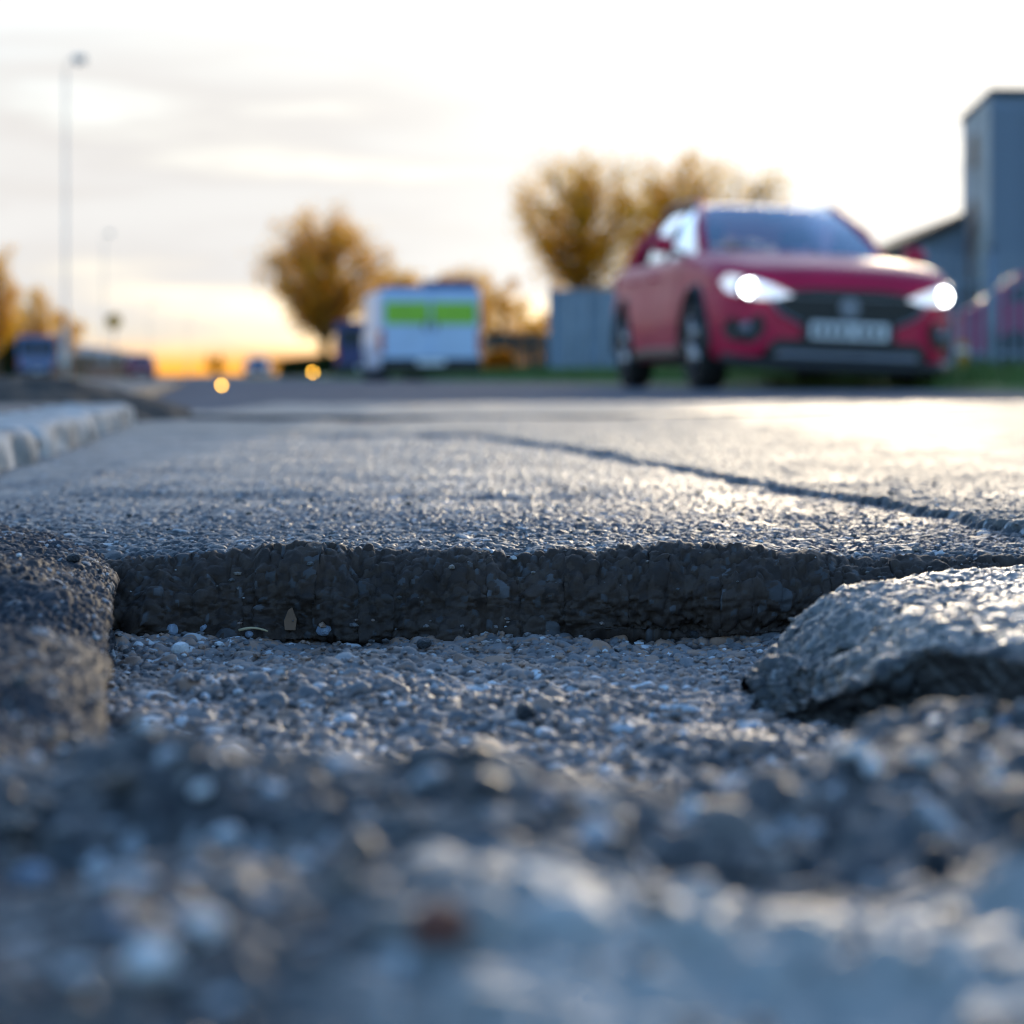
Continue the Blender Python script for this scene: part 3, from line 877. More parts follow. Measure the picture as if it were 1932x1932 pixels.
def make_suv(paint, label, group=None):
    root = empty('suv_car')
    tag(root, label, 'car', group)
    yy = np.unique(np.concatenate([np.linspace(YN, YT, 110), np.linspace(-0.37, 0.37, 60), np.linspace(2.2, 2.96, 60)]))
    tt = np.linspace(0, 1, 44)
    Yg, Tg = np.meshgrid(yy, tt)
    xr, zr = section(Yg, Tg, 1); xl, zl = section(Yg, Tg, -1)
    Pb = np.concatenate([np.stack([xl, Yg, zl], -1)[::-1], np.stack([xr, Yg, zr], -1)[1:]], 0)
    nv, nu_ = Pb.shape[:2]
    fs = [tuple(f) for f in grid_faces(nu_, nv)]
    fs.append(tuple(i * nu_ for i in range(nv))); fs.append(tuple((nv - 1 - i) * nu_ + nu_ - 1 for i in range(nv)))
    me = bpy.data.meshes.new('body'); me.from_pydata(Pb.reshape(-1, 3).tolist(), [], fs)
    me.polygons.foreach_set('use_smooth', [True] * (len(fs) - 2) + [False] * 2); me.materials.append(paint); me.update()
    parts = [link('body', me, root)]

    def part(mb, nm, m, parent=root):
        o = mb.build(nm, m, parent)
        if parent is root: parts.append(o)
        return o
    # floor pan and dark sills
    u = MB().box(-0.70, 0.70, -0.62, 3.2, 0.17, 0.50, 0.03); part(u, 'floor_pan', M_BLACK)
    for s_ in (-1, 1):
        k = MB().box(min(s_ * .80, s_ * .895), max(s_ * .80, s_ * .895), 0.39, 2.20, 0.19, 0.30, 0.03); part(k, 'sill_trim', M_BLACK)
    # wheel arch trims and wheels
    for yw in (0.0, 2.585):
        for s_ in (-1, 1):
            k = MB()
            A_, B_, C_ = [], [], []
            for a in np.linspace(-0.18, math.pi + 0.18, 25):
                A_.append((s_ * 0.900, yw + 0.350 * math.cos(a), 0.325 + 0.350 * math.sin(a)))
                B_.append((s_ * 0.918, yw + 0.385 * math.cos(a), 0.325 + 0.385 * math.sin(a)))
                C_.append((s_ * 0.86, yw + 0.425 * math.cos(a), 0.325 + 0.425 * math.sin(a)))
            D_ = [(s_ * 0.60, y, zz) for _, y, zz in A_]
            k.quadstrip(D_, A_); k.quadstrip(A_, B_); k.quadstrip(B_, C_); part(k, 'wheel_arch', M_BLACK)
            w = empty('wheel', (s_ * 0.775, yw, 0.325)); w.parent = root
            ty = MB(); prof = [(-.10, .215), (-.105, .30), (-.085, .322), (0, .327), (.085, .322), (.105, .30), (.10, .215)]
            n = 32
            vs, f_ = [], []
            for x, r in prof:
                for i in range(n):
                    a = 2 * math.pi * i / n; vs.append((x, r * math.cos(a), r * math.sin(a)))
            for j in range(len(prof) - 1):
                for i in range(n): f_.append((j * n + i, j * n + (i + 1) % n, (j + 1) * n + (i + 1) % n, (j + 1) * n + i))
            ty.add(vs, f_, True); ty.build('tyre', M_TYRE, w)
            rm = MB()
            rm.tube([(-.06, 0, 0), (.02 * 1, 0, 0)] if s_ < 0 else [(-.02, 0, 0), (.06, 0, 0)], 0.16, 24)
            for i in range(5):
                a = 2 * math.pi * i / 5
                rm.tube([(s_ * .085, .02 * math.cos(a), .02 * math.sin(a)), (s_ * .078, .21 * math.cos(a), .21 * math.sin(a))], [.035, .030], 6)
            rm.tube([(s_ * .05, 0, 0), (s_ * .095, 0, 0)], 0.045, 14)
            rm.build('rim', M_RIM, w)
    # greenhouse
    Pt = dict(ab=(.70, .55, 1.005), at=(.535, 1.38, 1.51), bb=(.75, 1.62, .99), bt=(.555, 1.62, 1.50), cb=(.755, 2.45, 1.01), ct=(.555, 2.42, 1.495),
              db=(.70, 3.18, 1.03), dt=(.50, 2.98, 1.43))

    for k in Pt: Pt[k] = (Pt[k][0], Pt[k][1], Pt[k][2] if Pt[k][2] < 1.1 else Pt[k][2] - .075)

    def pt(k, s_): x, y, zz = Pt[k]; return Vector((s_ * x, y, zz))
    rf = MB()
    ry = curve([1.33, 1.38, 1.62, 2.42, 2.98, 3.12], [1.505, 1.513, 1.54, 1.54, 1.46, 1.42]); rw = curve([1.33, 1.38, 1.62, 2.42, 2.98, 3.12], [.53, .54, .565, .565, .51, .49])
    ys_ = np.linspace(1.33, 3.12, 20); xs_ = np.linspace(-1, 1, 15)
    vs = [(x * float(rw(y)), y, float(ry(y)) - 0.075 - 0.045 * abs(x) ** 3) for y in ys_ for x in xs_]
    vs2 = [(a, b, c - 0.03) for a, b, c in vs]
    gf = [tuple(f) for f in grid_faces(15, 20)]
    rf.add(vs, gf, True); rf.add(vs2, [tuple(reversed(f)) for f in gf], True); part(rf, 'roof', paint)
    for s_ in (-1, 1):
        for p, q, r0, r1 in (('ab', 'at', .045, .035), ('bb', 'bt', .035, .030), ('cb', 'ct', .035, .03), ('db', 'dt', .09, .06)):
            a, b = pt(p, s_), pt(q, s_); m_ = (a + b) / 2 + Vector((s_ * .03, 0, .012))
            part(MB().tube([a - Vector((0, 0, .04)), m_, b], [r0, (r0 + r1) / 2, r1], 8), 'pillar', paint if p in ('ab', 'db') else M_BLACK)
        rl = MB().tube([(s_ * .545, 1.45, 1.425), (s_ * .56, 1.60, 1.478), (s_ * .56, 2.5, 1.478), (s_ * .53, 2.85, 1.415)], .016, 8); part(rl, 'roof_rail', M_SILVER)
        for (p, q, r, t) in (('ab', 'bb', 'bt', 'at'), ('bb', 'cb', 'ct', 'bt'), ('cb', 'db', 'dt', 'ct')):
            A_, B_, C_, D_ = [pt(k, s_) for k in (p, q, r, t)]
            g_ = MB(); n = 7
            vs = []
            for j in range(n):
                for i in range(n):
                    u_, v_ = i / (n - 1), j / (n - 1)
                    o_ = (A_ * (1 - u_) + B_ * u_) * (1 - v_) + (D_ * (1 - u_) + C_ * u_) * v_
                    o_.x += s_ * .03 * math.sin(math.pi * v_); vs.append(o_)
            g_.add(vs, [tuple(f) for f in grid_faces(n, n)], True); part(g_, 'side_window', M_GLASS)
        # mirror
        mm = empty('wing_mirror', (0, 0, 0)); mm.parent = root; parts.append(mm)
        MB().box(min(s_ * .90, s_ * 1.07), max(s_ * .90, s_ * 1.07), .64, .76, .985, 1.115, .04).build('mirror_shell', paint, mm)
        MB().tube([(s_ * .74, .80, .97), (s_ * .93, .71, 1.02)], .025, 8).build('mirror_arm', M_BLACK, mm)
        MB().box(min(s_ * .915, s_ * 1.055), max(s_ * .915, s_ * 1.055), .757, .764, 1.0, 1.10).build('mirror_glass', M_CHROME, mm)
        # doors: panels standing 5 mm proud of the body side
        for y0, y1 in ((0.50, 1.60), (1.62, 2.42)):
            yd = np.linspace(y0, y1, 14); td = np.linspace(0.45, 0.93, 16); Yd, Td = np.meshgrid(yd, td)
            xd, zd = section(Yd, Td, s_, 0.006); ins = section(Yd, Td, s_, -0.02)[0]
            vs = [tuple(p) for p in np.stack([xd, Yd, zd], -1).reshape(-1, 3)]
            k = MB(); k.add(vs, [tuple(f) for f in grid_faces(14, 16)], True)
            d_ = k.build('door', paint, root); parts.append(d_)
            hx_ = s_ * 0.905
            MB().tube([(hx_ - s_ * .02, y1 - .26, .83), (hx_ + s_ * .025, y1 - .24, .835), (hx_ + s_ * .025, y1 - .10, .84), (hx_ - s_ * .02, y1 - .08, .84)], .013, 6).build('handle', paint, d_)

    def pane(k0, k1, n, nm, bow, crown):
        A_, B_, C_, D_ = pt(k0, -1), pt(k0, 1), pt(k1, 1), pt(k1, -1)
        g_ = MB(); vs = []
        for j in range(n):
            for i in range(n):
                u_, v_ = i / (n - 1), j / (n - 1); o_ = (A_ * (1 - u_) + B_ * u_) * (1 - v_) + (D_ * (1 - u_) + C_ * u_) * v_
                o_.y += bow * math.sin(math.pi * u_); o_.z += crown * math.sin(math.pi * v_) + 0.012 * math.sin(math.pi * u_); vs.append(o_)
        g_.add(vs, [tuple(f) for f in grid_faces(n, n)], True); part(g_, nm, M_GLASS)
    pane('ab', 'at', 11, 'windscreen', -0.14, 0.02); pane('db', 'dt', 9, 'rear_window', 0.05, 0.01)
    # cabin: dash, seats, headrests
    part(MB().box(-.66, .66, .62, 1.0, .70, .99, .06), 'dashboard', M_SEAT)
    for x in (-.36, .36):
        st_ = MB().box(x - .24, x + .24, 1.75, 1.92, .55, 1.12, .06); o = part(st_, 'seat', M_SEAT)
        MB().box(x - .13, x + .13, 1.80, 1.90, 1.16, 1.33, .04).build('headrest', M_SEAT, o)
    part(MB().box(-.62, .62, 2.55, 2.72, .55, 1.08, .06), 'rear_seat', M_SEAT)
    part(MB().tube([(0, 1.22, 1.40), (0, 1.16, 1.36)], .02, 6).box(-.12, .12, 1.13, 1.16, 1.31, 1.38, .012), 'rear_view_mirror', M_BLACK)
    # wipers
    part(MB().tube([(-.55, .50, 1.035), (-.05, .62, 1.075)], .012, 5), 'wiper', M_BLACK)

    def face(pts, y_of, nm, m, th=0.02, parent=root):
        """flat outline in x,z wrapped on the nose with thickness"""
        k = MB(); n = len(pts)
        c = (sum(p[0] for p in pts) / n, sum(p[1] for p in pts) / n)
        vs = [(x, y_of(x, zz), zz) for x, zz in pts] + [(c[0], y_of(*c), c[1])] + [(x, y_of(x, zz) + th, zz) for x, zz in pts]
        fs_ = [(i, (i + 1) % n, n) for i in range(n)] + [(i, n + 1 + i, n + 1 + (i + 1) % n, (i + 1) % n) for i in range(n)]
        k.add(vs, fs_)
        return part(k, nm, m, parent)

    def nose_y(x, zz=0.5):
        # plan curve of the nose, a little proud of the body
        ax = abs(x)
        ys2 = np.linspace(-0.88, -0.2, 80); ws = hw(ys2)
        return float(np.interp(ax, ws, ys2, left=-0.88)) - 0.012
    # grille: wide hexagon-like mouth with bars
    gp = [(-.54, .612), (-.46, .665), (-.22, .690), (.22, .690), (.46, .665), (.54, .612), (.46, .52), (.30, .448), (-.30, .448), (-.46, .52)]
    gr_ = face(gp, lambda x, zz: -0.897 + .25 * max(0, abs(x) - .40) ** 2, 'grille', M_BLACK)
    for zz in (.485, .515, .545, .575, .605, .632):
        w_ = .49 - abs(zz - .60) * 1.5
        MB().box(-w_, w_, -.902, -.895, zz - .004, zz + .004).build('grille_bar', M_SILVER if zz > .63 else M_BLACK, gr_)
    gs = MB().tube([(x * 1.04, -.897, (zz - .56) * 1.10 + .56) for x, zz in [gp[0], gp[9], gp[8], gp[7], gp[6], gp[5]]], .013, 6); part(gs, 'grille_surround', M_SILVER)
    bd = MB()
    oc = [(.075 * math.cos(R(22.5 + 45 * i)), .565 + .075 * math.sin(R(22.5 + 45 * i))) for i in range(8)]
    bd.add([(x, -.915, zz) for x, zz in oc] + [(x, -.895, zz) for x, zz in oc], [tuple(range(8))] + [(i, i + 8, (i + 1) % 8 + 8, (i + 1) % 8) for i in range(8)])
    part(bd, 'badge', M_SILVER)
    # plate
    pl = MB().box(-.275, .275, -.925, -.912, .345, .462, .004); po = part(pl, 'number_plate', M_PLATE)
    for i, x in enumerate((-.225, -.158, -.091, -.024, .075, .142, .209)):
        q = MB().box(x - .020, x + .020, -.929, -.926, .370, .436)
        q.build('plate_character', M_BLACK, po)
    pb = MB().box(-.33, .33, -.911, -.885, .325, .48, .01); part(pb, 'plate_holder', M_BLACK)
    # lower intake, skid bar
    face([(-.50, .34), (.50, .34), (.58, .27), (.50, .17), (-.50, .17), (-.58, .27)], lambda x, zz: -0.887, 'lower_intake', M_BLACK)
    part(MB().box(-.50, .50, -.915, -.86, .200, .262, .02), 'skid_bar', M_SILVER)
    part(MB().tube([(-.80, -.60, .19), (-.66, -.80, .17), (-.40, -.885, .155), (.40, -.885, .155), (.66, -.80, .17), (.80, -.60, .19)], .045, 8), 'lower_lip', M_BLACK)
    for s_ in (-1, 1):
        # headlamp cluster: long tapering lens, lamp at its outer end
        hp_ = [(.40, .635), (.52, .690), (.66, .735), (.80, .775), (.83, .72), (.80, .655), (.68, .610), (.55, .600)]
        h_ = face([(s_ * x, zz) for x, zz in (hp_ if s_ > 0 else hp_[::-1])], lambda x, zz: nose_y(x) - 0.030 + 0.10 * max(0, zz - .60), 'headlight', M_DRL, .05)
        yb = nose_y(.72) - .040
        MB().tube([(s_ * .69, yb + .05, .675), (s_ * .69, yb - .012, .675)], [.075, .075], 20).build('reflector', M_BLACK, h_)
        MB().tube([(s_ * .69, yb - .008, .675), (s_ * .69, yb - .018, .675)], [.056, .05], 20).build('bulb', M_LAMP, h_)
        # corner vent with fog lamp ring
        fp_ = [(.60, .50), (.78, .475), (.82, .40), (.78, .32), (.66, .30), (.58, .38)]
        f_ = face([(s_ * x, zz) for x, zz in (fp_ if s_ > 0 else fp_[::-1])], lambda x, zz: nose_y(x) - 0.004, 'corner_vent', M_BLACK, .02)
        yf_ = nose_y(.69) - .015
        MB().tube([(s_ * .69, yf_ + .03, .40), (s_ * .69, yf_ - .006, .40)], .045, 16).build('fog_light', M_SILVER, f_)
        # tail lamp
        part(MB().box(min(s_ * .62, s_ * .87), max(s_ * .62, s_ * .87), 3.20, 3.40, .82, .94, .03), 'tail_light', M_REDL)
    part(MB().box(-.5, .5, 3.36, 3.44, .55, .70, .02), 'rear_plate', M_PLATE)
    return root, parts


M_REDL = mat('red_lens', (0.45, 0.01, 0.012), 0.25, coat=0.5, noise=0.1)
suv, suv_parts = make_suv(M_PAINT, 'red SUV driving towards the hole with both headlights on')
suv.location = (2.165, 15.5, rd_z)
suv.rotation_euler = (0, 0, R(8))
for o in suv_parts: o.rotation_euler = (0, R(2.2), 0)


# ------------------------------------------------------------------ simple smaller cars far away
def make_hatch(paint, label, lights=False, group=None):
    root = empty('parked_car'); tag(root, label, 'car', group)
    prof = [(-2.0, .35), (-2.02, .62), (-1.85, .78), (-0.95, .93), (-0.25, 1.40), (.20, 1.48), (1.2, 1.46), (1.75, 1.02), (1.98, .92), (2.0, .35), (1.6, .24), (-1.6, .24)]
    b = MB(); n = len(prof); xs = [(-.84, .97), (-.78, 1.0), (0, 1.01), (.78, 1.0), (.84, .97)]
    vs = []
    for x, k in xs:
        for y, zz in prof:
            tap = 1 - 0.24 * max(0, (zz - .9) / .58) if zz > .9 else 1
            vs.append((x * tap, y, .24 + (zz - .24) * k))
    fs = [tuple(range(n)), tuple(reversed(range(4 * n, 5 * n)))]
    for j in range(4):
        for i in range(n): fs.append((j * n + i, (j + 1) * n + i, (j + 1) * n + (i + 1) % n, j * n + (i + 1) % n))
    b.add(vs, fs); b.build('body', paint, root)
    gl = M_DARKGL
    MB().add([(-.70, -.92, .965), (.70, -.92, .965), (.58, -.30, 1.385), (-.58, -.30, 1.385)], [(0, 1, 2, 3)]).build('windscreen', gl, root)
    MB().add([(-.62, 1.27, 1.42), (.62, 1.27, 1.42), (.74, 1.74, 1.05), (-.74, 1.74, 1.05)], [(0, 1, 2, 3)]).build('rear_window', gl, root)
    for s_ in (-1, 1):
        MB().add([(s_ * .825, -.75, .98), (s_ * .685, -.15, 1.36), (s_ * .675, 1.1, 1.40), (s_ * .80, 1.5, 1.03)], [(0, 1, 2, 3)]).build('side_window', gl, root)
        MB().box(s_ * .62 - .16, s_ * .62 + .16, -2.05, -1.95, .62, .74, .03).build('headlight', M_DRL if lights else M_RIM, root)
        MB().box(s_ * .66 - .12, s_ * .66 + .12, 1.93, 2.02, .72, .88, .03).build('tail_light', M_REDL, root)
        for y in (-1.25, 1.3):
            MB().tube([(s_ * .66, y, .31), (s_ * .86, y, .31)], .31, 20).build('wheel', M_TYRE, root)
    MB().box(-.26, .26, -2.06, -2.03, .42, .53).build('number_plate', M_PLATE, root)
    MB().box(-.55, .55, -2.05, -2.02, .56, .68, .01).build('grille', M_BLACK, root)
    return root


M_DARKGL = mat('dark_glass', (0.03, 0.04, 0.05), 0.45, spec=0.25, noise=0.05)
P_BLUE = mat('blue_paint', (0.05, 0.15, 0.36), 0.35, coat=0.5, noise=0.1)
P_RED2 = mat('maroon_paint', (0.42, 0.03, 0.12), 0.7, coat=0.0, noise=0.1)
P_CRIM = mat('crimson_paint', (0.40, 0.02, 0.08), 0.4, coat=0.5, noise=0.1)


def place(o, px, D, zz=0.0, rz=0.0):
    o.location = (gx(px, D), D, zz); o.rotation_euler = (0, 0, rz); return o


GRP = 'cars parked far down the road'
place(make_hatch(P_BLUE, 'small blue car far down the road, left of the big bare tree', True, GRP), 487, 150, -.05, R(6))
place(make_hatch(P_CRIM, 'crimson car at the far right end of the long grey roofed shed', False, GRP), 264, 130, -.05, R(14))
place(make_hatch(P_RED2, 'maroon car parked behind the steel fence at the right border', False), 2075, 31, 0.12, R(84))


# ------------------------------------------------------------------ vans
M_VANW = mat('van_white_blue', (0.46, 0.63, 0.88), 0.4, coat=0.3, noise=0.12, nscale=2)
M_LIME = mat('lime_reflective', (0.30, 0.62, 0.03), 0.4, noise=0.15, nscale=3)
M_NAVY = mat('navy_paint', (0.03, 0.04, 0.16), 0.4, noise=0.15)
M_WHITE = mat('white_panel', (0.70, 0.72, 0.76), 0.5, noise=0.1)


def make_van(label, w, h, L, m_body, lime):
    root = empty('van'); tag(root, label, 'van')
    MB().box(-w / 2, w / 2, 0, L, .20, h, .06).build('body', m_body, root)
    MB().box(-w / 2 + .04, w / 2 - .04, L - .01, L + 1.0, .36, h * .62, .12).build('cab', m_body, root)
    for s_ in (-1, 1):
        d_ = MB().box(min(s_ * .02, s_ * (w / 2 - .07)), max(s_ * .02, s_ * (w / 2 - .07)), -.03, .02, .40, h - .10, .012).build('rear_door', m_body, root)
        MB().box(s_ * .10 - .025, s_ * .10 + .025, -.06, -.03, .95, 1.12, .01).build('handle', M_BLACK, d_)
        if lime:
            MB().box(min(s_ * .03, s_ * (w / 2 - .10)), max(s_ * .03, s_ * (w / 2 - .10)), -.045, -.031, h * .62, h * .86).build('lime_band', M_LIME, d_)
        else:
            MB().box(min(s_ * .06, s_ * (w / 2 - .16)), max(s_ * .06, s_ * (w / 2 - .16)), -.045, -.031, h * .58, h * .86).build('rear_glass', M_DARKGL, d_)
        MB().box(s_ * (w / 2 - .035) - .05, s_ * (w / 2 - .035) + .05, -.05, .05, .52, .95, .02).build('tail_light', M_REDL, root)
        for y in (.75, L + .3):
            MB().tube([(s_ * (w / 2 - .25), y, .33), (s_ * (w / 2 - .02), y, .33)], .33, 20).build('wheel', M_TYRE, root)
    MB().box(-w / 2 + .02, w / 2 - .02, -.10, .02, .15, .42, .03).build('bumper', M_BLACK, root)
    MB().box(-.26, .26, -.112, -.101, .30, .40).build('number_plate', M_PLATE, root)
    return root


van = make_van('pale blue white van seen from behind with lime green band across its rear doors', 1.92, 1.72, 3.2, M_VANW, True)
place(van, 812, 40, -.005, R(9))
MB().box(-.10, .92, .25, .75, 1.72, 1.90, .03).build('roof_box', M_NAVY, van)
MB().box(-.80, -.15, .35, .60, 1.72, 1.80, .02).build('light_bar', M_NAVY, van)
place(make_van('dark blue van parked beside the pale van, left of it', 1.75, 1.7, 2.6, M_NAVY, False), 690, 62, -.03, R(5))
place(make_van('blue van with dark roof at the far left below the bare trees', 1.9, 2.1, 3.0, P_BLUE, False), 70, 105, -.04, R(12))


# ------------------------------------------------------------------ trees
def make_tree(label, loc, H, wide, low_, seed, twm, n=46, ntw=40, tw=0.3, flare=0.5, group='bare trees behind the road'):
    """crown fills a rounded volume from low_*H to H, half width wide; limbs climb from the trunk to every clump"""
    r = random.Random(seed)
    root = empty('tree', loc); tag(root, label, 'tree', group)
    tr = MB(); zc = H * (1 + low_) / 2; zr = H * (1 - low_) / 2
    th = H * low_ * 1.02
    tr.tube([(0, 0, -.3), (0, 0, .12 * th), (r.gauss(0, .02) * H, 0, th), (0, 0, H * .55), (r.gauss(0, .02) * H, 0, H * .9)], [H * .045, H * .032, H * .026, H * .015, H * .004], 9)
    tips, dirs = [], []
    for i in range(n):
        u = (i + .5) / n; zz = 1 - 2 * u; ph = i * 2.39996 + r.uniform(-.5, .5); q = r.uniform(.45, 1.0) ** .6
        rr = math.sqrt(max(0, 1 - zz * zz)) * q * r.uniform(.75, 1.12)
        k = 1.0 if zz > 0 else 1.0 - flare * (-zz) ** 1.5
        T = Vector((math.cos(ph) * rr * wide * k, math.sin(ph) * rr * wide * k, zc + zz * zr * q * r.uniform(.85, 1.08)))
        b0 = Vector((0, 0, max(th * .8, min(T.z - math.hypot(T.x, T.y) * 1.1, H * .7))))
        m1 = b0.lerp(T, .35) + Vector((r.gauss(0, .02), r.gauss(0, .02), .03)) * H; m2 = b0.lerp(T, .7) + Vector((r.gauss(0, .02), r.gauss(0, .02), .02)) * H
        tr.tube([b0, m1, m2, T], [H * .012, H * .009, H * .006, H * .003], 5, caps=False)
        for p, d in ((m1, m2 - m1), (m2, T - m2), (T, T - m2), (T, T - m2)):
            d = (d.normalized() + Vector((r.gauss(0, .5), r.gauss(0, .5), r.uniform(0, .5)))).normalized()
            e = p + d * H * r.uniform(.06, .13)
            tr.tube([p, (p + e) / 2 + Vector((r.gauss(0, .008), r.gauss(0, .008), .008)) * H, e], [H * .005, H * .004, H * .002], 4, caps=False)
            tips.append(e); dirs.append(d)
    tr.build('trunk', M_BARK, root)
    rg = np.random.default_rng(seed)
    T = np.array(tips); Dv = np.array(dirs)
    c = np.repeat(T, ntw, 0) + rg.normal(0, H * .040, (len(T) * ntw, 3))
    d = np.repeat(Dv, ntw, 0) * .7 + rg.normal(0, .6, c.shape) + np.array([0, 0, .25]); d /= np.linalg.norm(d, axis=1, keepdims=True)
    s_ = np.cross(d, rg.normal(0, 1, c.shape)); s_ /= np.linalg.norm(s_, axis=1, keepdims=True)
    ln = tw * rg.uniform(.5, 1.2, (len(c), 1)); wd = tw * rg.uniform(.05, .13, (len(c), 1))
    V4 = np.stack([c - d * ln * .5, c + s_ * wd, c + d * ln * .5, c - s_ * wd], 1).reshape(-1, 3)
    np_mesh('crown', V4, np.arange(len(V4)).reshape(-1, 4), twm, smooth=False, parent=root)
    return root


def tree_at(px, ytop, D, halfpx, ylow, label, seed, twm=None, base=-.05, **k):
    H = gz(ytop, D) - base
    low_ = min(.6, max(.04, (gz(ylow, D) - base) / H))
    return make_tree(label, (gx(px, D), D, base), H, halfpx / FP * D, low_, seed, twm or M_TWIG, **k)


tree_at(612, 420, 95, 112, 640, 'big round bare tree with orange glow painted into its twigs, left of the pale van', 3, M_TWIG2, tw=.42, n=90, ntw=22, flare=.75)
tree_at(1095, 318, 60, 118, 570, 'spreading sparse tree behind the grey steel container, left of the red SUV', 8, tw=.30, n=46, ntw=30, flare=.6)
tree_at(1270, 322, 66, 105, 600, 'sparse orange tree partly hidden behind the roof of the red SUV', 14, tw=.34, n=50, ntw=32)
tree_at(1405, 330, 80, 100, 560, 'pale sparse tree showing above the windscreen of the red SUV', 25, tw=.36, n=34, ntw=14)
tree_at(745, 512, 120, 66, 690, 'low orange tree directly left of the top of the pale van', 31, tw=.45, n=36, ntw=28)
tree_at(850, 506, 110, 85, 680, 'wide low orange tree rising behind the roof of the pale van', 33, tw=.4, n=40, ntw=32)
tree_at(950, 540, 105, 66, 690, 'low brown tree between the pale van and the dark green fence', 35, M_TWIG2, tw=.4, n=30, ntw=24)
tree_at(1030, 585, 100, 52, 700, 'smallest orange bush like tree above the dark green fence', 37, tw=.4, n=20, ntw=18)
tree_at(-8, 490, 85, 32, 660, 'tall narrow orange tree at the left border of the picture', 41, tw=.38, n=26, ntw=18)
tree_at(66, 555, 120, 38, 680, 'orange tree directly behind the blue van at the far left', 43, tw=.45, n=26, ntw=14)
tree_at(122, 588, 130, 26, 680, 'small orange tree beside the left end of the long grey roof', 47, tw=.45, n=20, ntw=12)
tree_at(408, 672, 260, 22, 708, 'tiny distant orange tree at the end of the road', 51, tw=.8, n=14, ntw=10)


def make_hedge(name, label, x0, x1, D, h, depth_, m_, seed, cat):
    root = empty(name, (0, 0, 0)); tag(root, label, cat)
    rg = np.random.default_rng(seed); n = 3500
    X = rg.uniform(x0, x1, n); Yv = D + rg.uniform(0, depth_, n)
    ht = h * (.75 + .5 * (vnoise(X * 1.3, Yv * .5, seed) + .5)) * (1 - .25 * np.abs((X - x0) / (x1 - x0) * 2 - 1) ** 4)
    Zv = -.05 + ht * rg.random(n) ** .6
    c = np.stack([X, Yv, Zv], -1); d = rg.normal(0, 1, c.shape); d /= np.linalg.norm(d, axis=1, keepdims=True)
    s_ = np.cross(d, rg.normal(0, 1, c.shape)); s_ /= np.linalg.norm(s_, axis=1, keepdims=True)
    sz = h * .10 * rg.uniform(.6, 1.3, (n, 1))
    V4 = np.stack([c - d * sz, c + s_ * sz * .6, c + d * sz, c - s_ * sz * .6], 1).reshape(-1, 3)
    np_mesh('foliage', V4, np.arange(len(V4)).reshape(-1, 4), m_, smooth=False, parent=root)
    tr = MB()
    for k in range(8):
        x = x0 + (x1 - x0) * (k + .5) / 8; tr.tube([(x, D + depth_ / 2, -.2), (x + .05, D + depth_ / 2, h * .6)], [.04, .02], 5)
    tr.build('stem', M_BARK, root)
    return root


make_hedge('hedge', 'dark green hedge round the foot of the big bare tree', gx(525, 92), gx(690, 92), 92, 1.0, 1.2, M_HEDGE, 61, 'hedge')
make_hedge('hedge', 'dark hedge below the orange trees at the far left', gx(-60, 108), gx(100, 108), 108, 1.7, 1.5, M_HEDGE, 63, 'hedge')
make_hedge('hedge', 'low far hedge running behind the vans and the foot of the trees', gx(455, 160), gx(1060, 160), 160, 1.3, 2.0, M_HEDGE, 67, 'hedge')
make_hedge('hedge', 'low dark hedge on the verge behind the red SUV', gx(1175, 72), gx(1760, 72), 72, 1.0, 1.2, M_HEDGE, 69, 'hedge')
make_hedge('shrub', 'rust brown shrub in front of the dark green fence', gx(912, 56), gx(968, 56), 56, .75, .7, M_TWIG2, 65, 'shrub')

# ------------------------------------------------------------------ fences, container, bollard
M_GREENB = mat('green_board', (0.022, 0.055, 0.055), 0.7, noise=0.4, nscale=5)
gf_ = empty('board_fence', (0, 0, 0)); tag(gf_, 'dark green close boarded fence between the pale van and the grey container', 'fence')
D = 60; x0, x1 = gx(880, D), gx(1052, D); bw = .15; n = int((x1 - x0) / bw)
me0 = None
for i in range(n):
    if me0 is None:
        o = MB().box(-.066, .066, -.012, .012, 0, 1.30, .004).build('board', M_GREENB, gf_); me0 = o.data
    else: o = link('board', me0, gf_)
    o.location = (x0 + bw * (i + .5), D + .012 * (i % 2), -.02 + .01 * math.sin(i * 2.3))
for i in range(0, n + 1, 6): MB().box(x0 + bw * i - .05, x0 + bw * i + .05, D + .03, D + .13, -.05, 1.38, .01).build('post', M_GREENB, gf_)
for zz in (.3, 1.0): MB().box(x0, x1, D + .027, D + .032 + .03, zz, zz + .08).build('rail', M_GREENB, gf_)

M_CONT = mat('container_grey_blue', (0.22, 0.28, 0.37), 0.55, noise=0.2, nscale=2)
ct = empty('steel_container', (gx(1122, 52), 52, -.02)); ct.rotation_euler = (0, 0, R(-4)); tag(ct, 'blue grey steel container standing on the verge left of the red SUV', 'container')
w, h = 2.15, 2.2
MB().box(-w / 2, w / 2, .06, 5.9, .12, h, .02).build('body', M_CONT, ct)
for s_ in (-1, 1):
    d_ = MB().box(min(s_ * .012, s_ * (w / 2 - .06)), max(s_ * .012, s_ * (w / 2 - .06)), 0, .058, .2, h - .08, .012).build('door', M_CONT, ct)
    for k in (.25, .62): MB().tube([(s_ * k, -.03, .22), (s_ * k, -.03, h - .1)], .02, 6).build('lock_bar', M_STEEL, d_)
    MB().box(s_ * (w / 2) - .06, s_ * (w / 2) + .06, -.02, .12, 0, h + .02, .01).build('corner_post', M_CONT, ct)
MB().box(-w / 2 + .061, w / 2 - .061, -.015, .1, h - .07, h + .015, .01).build('header', M_CONT, ct)
for i in range(26): MB().box(-w / 2 - .03, -w / 2 + .005, .3 + i * .21, .3 + i * .21 + .10, .15, h - .06, .008).build('corrugation', M_CONT, ct)

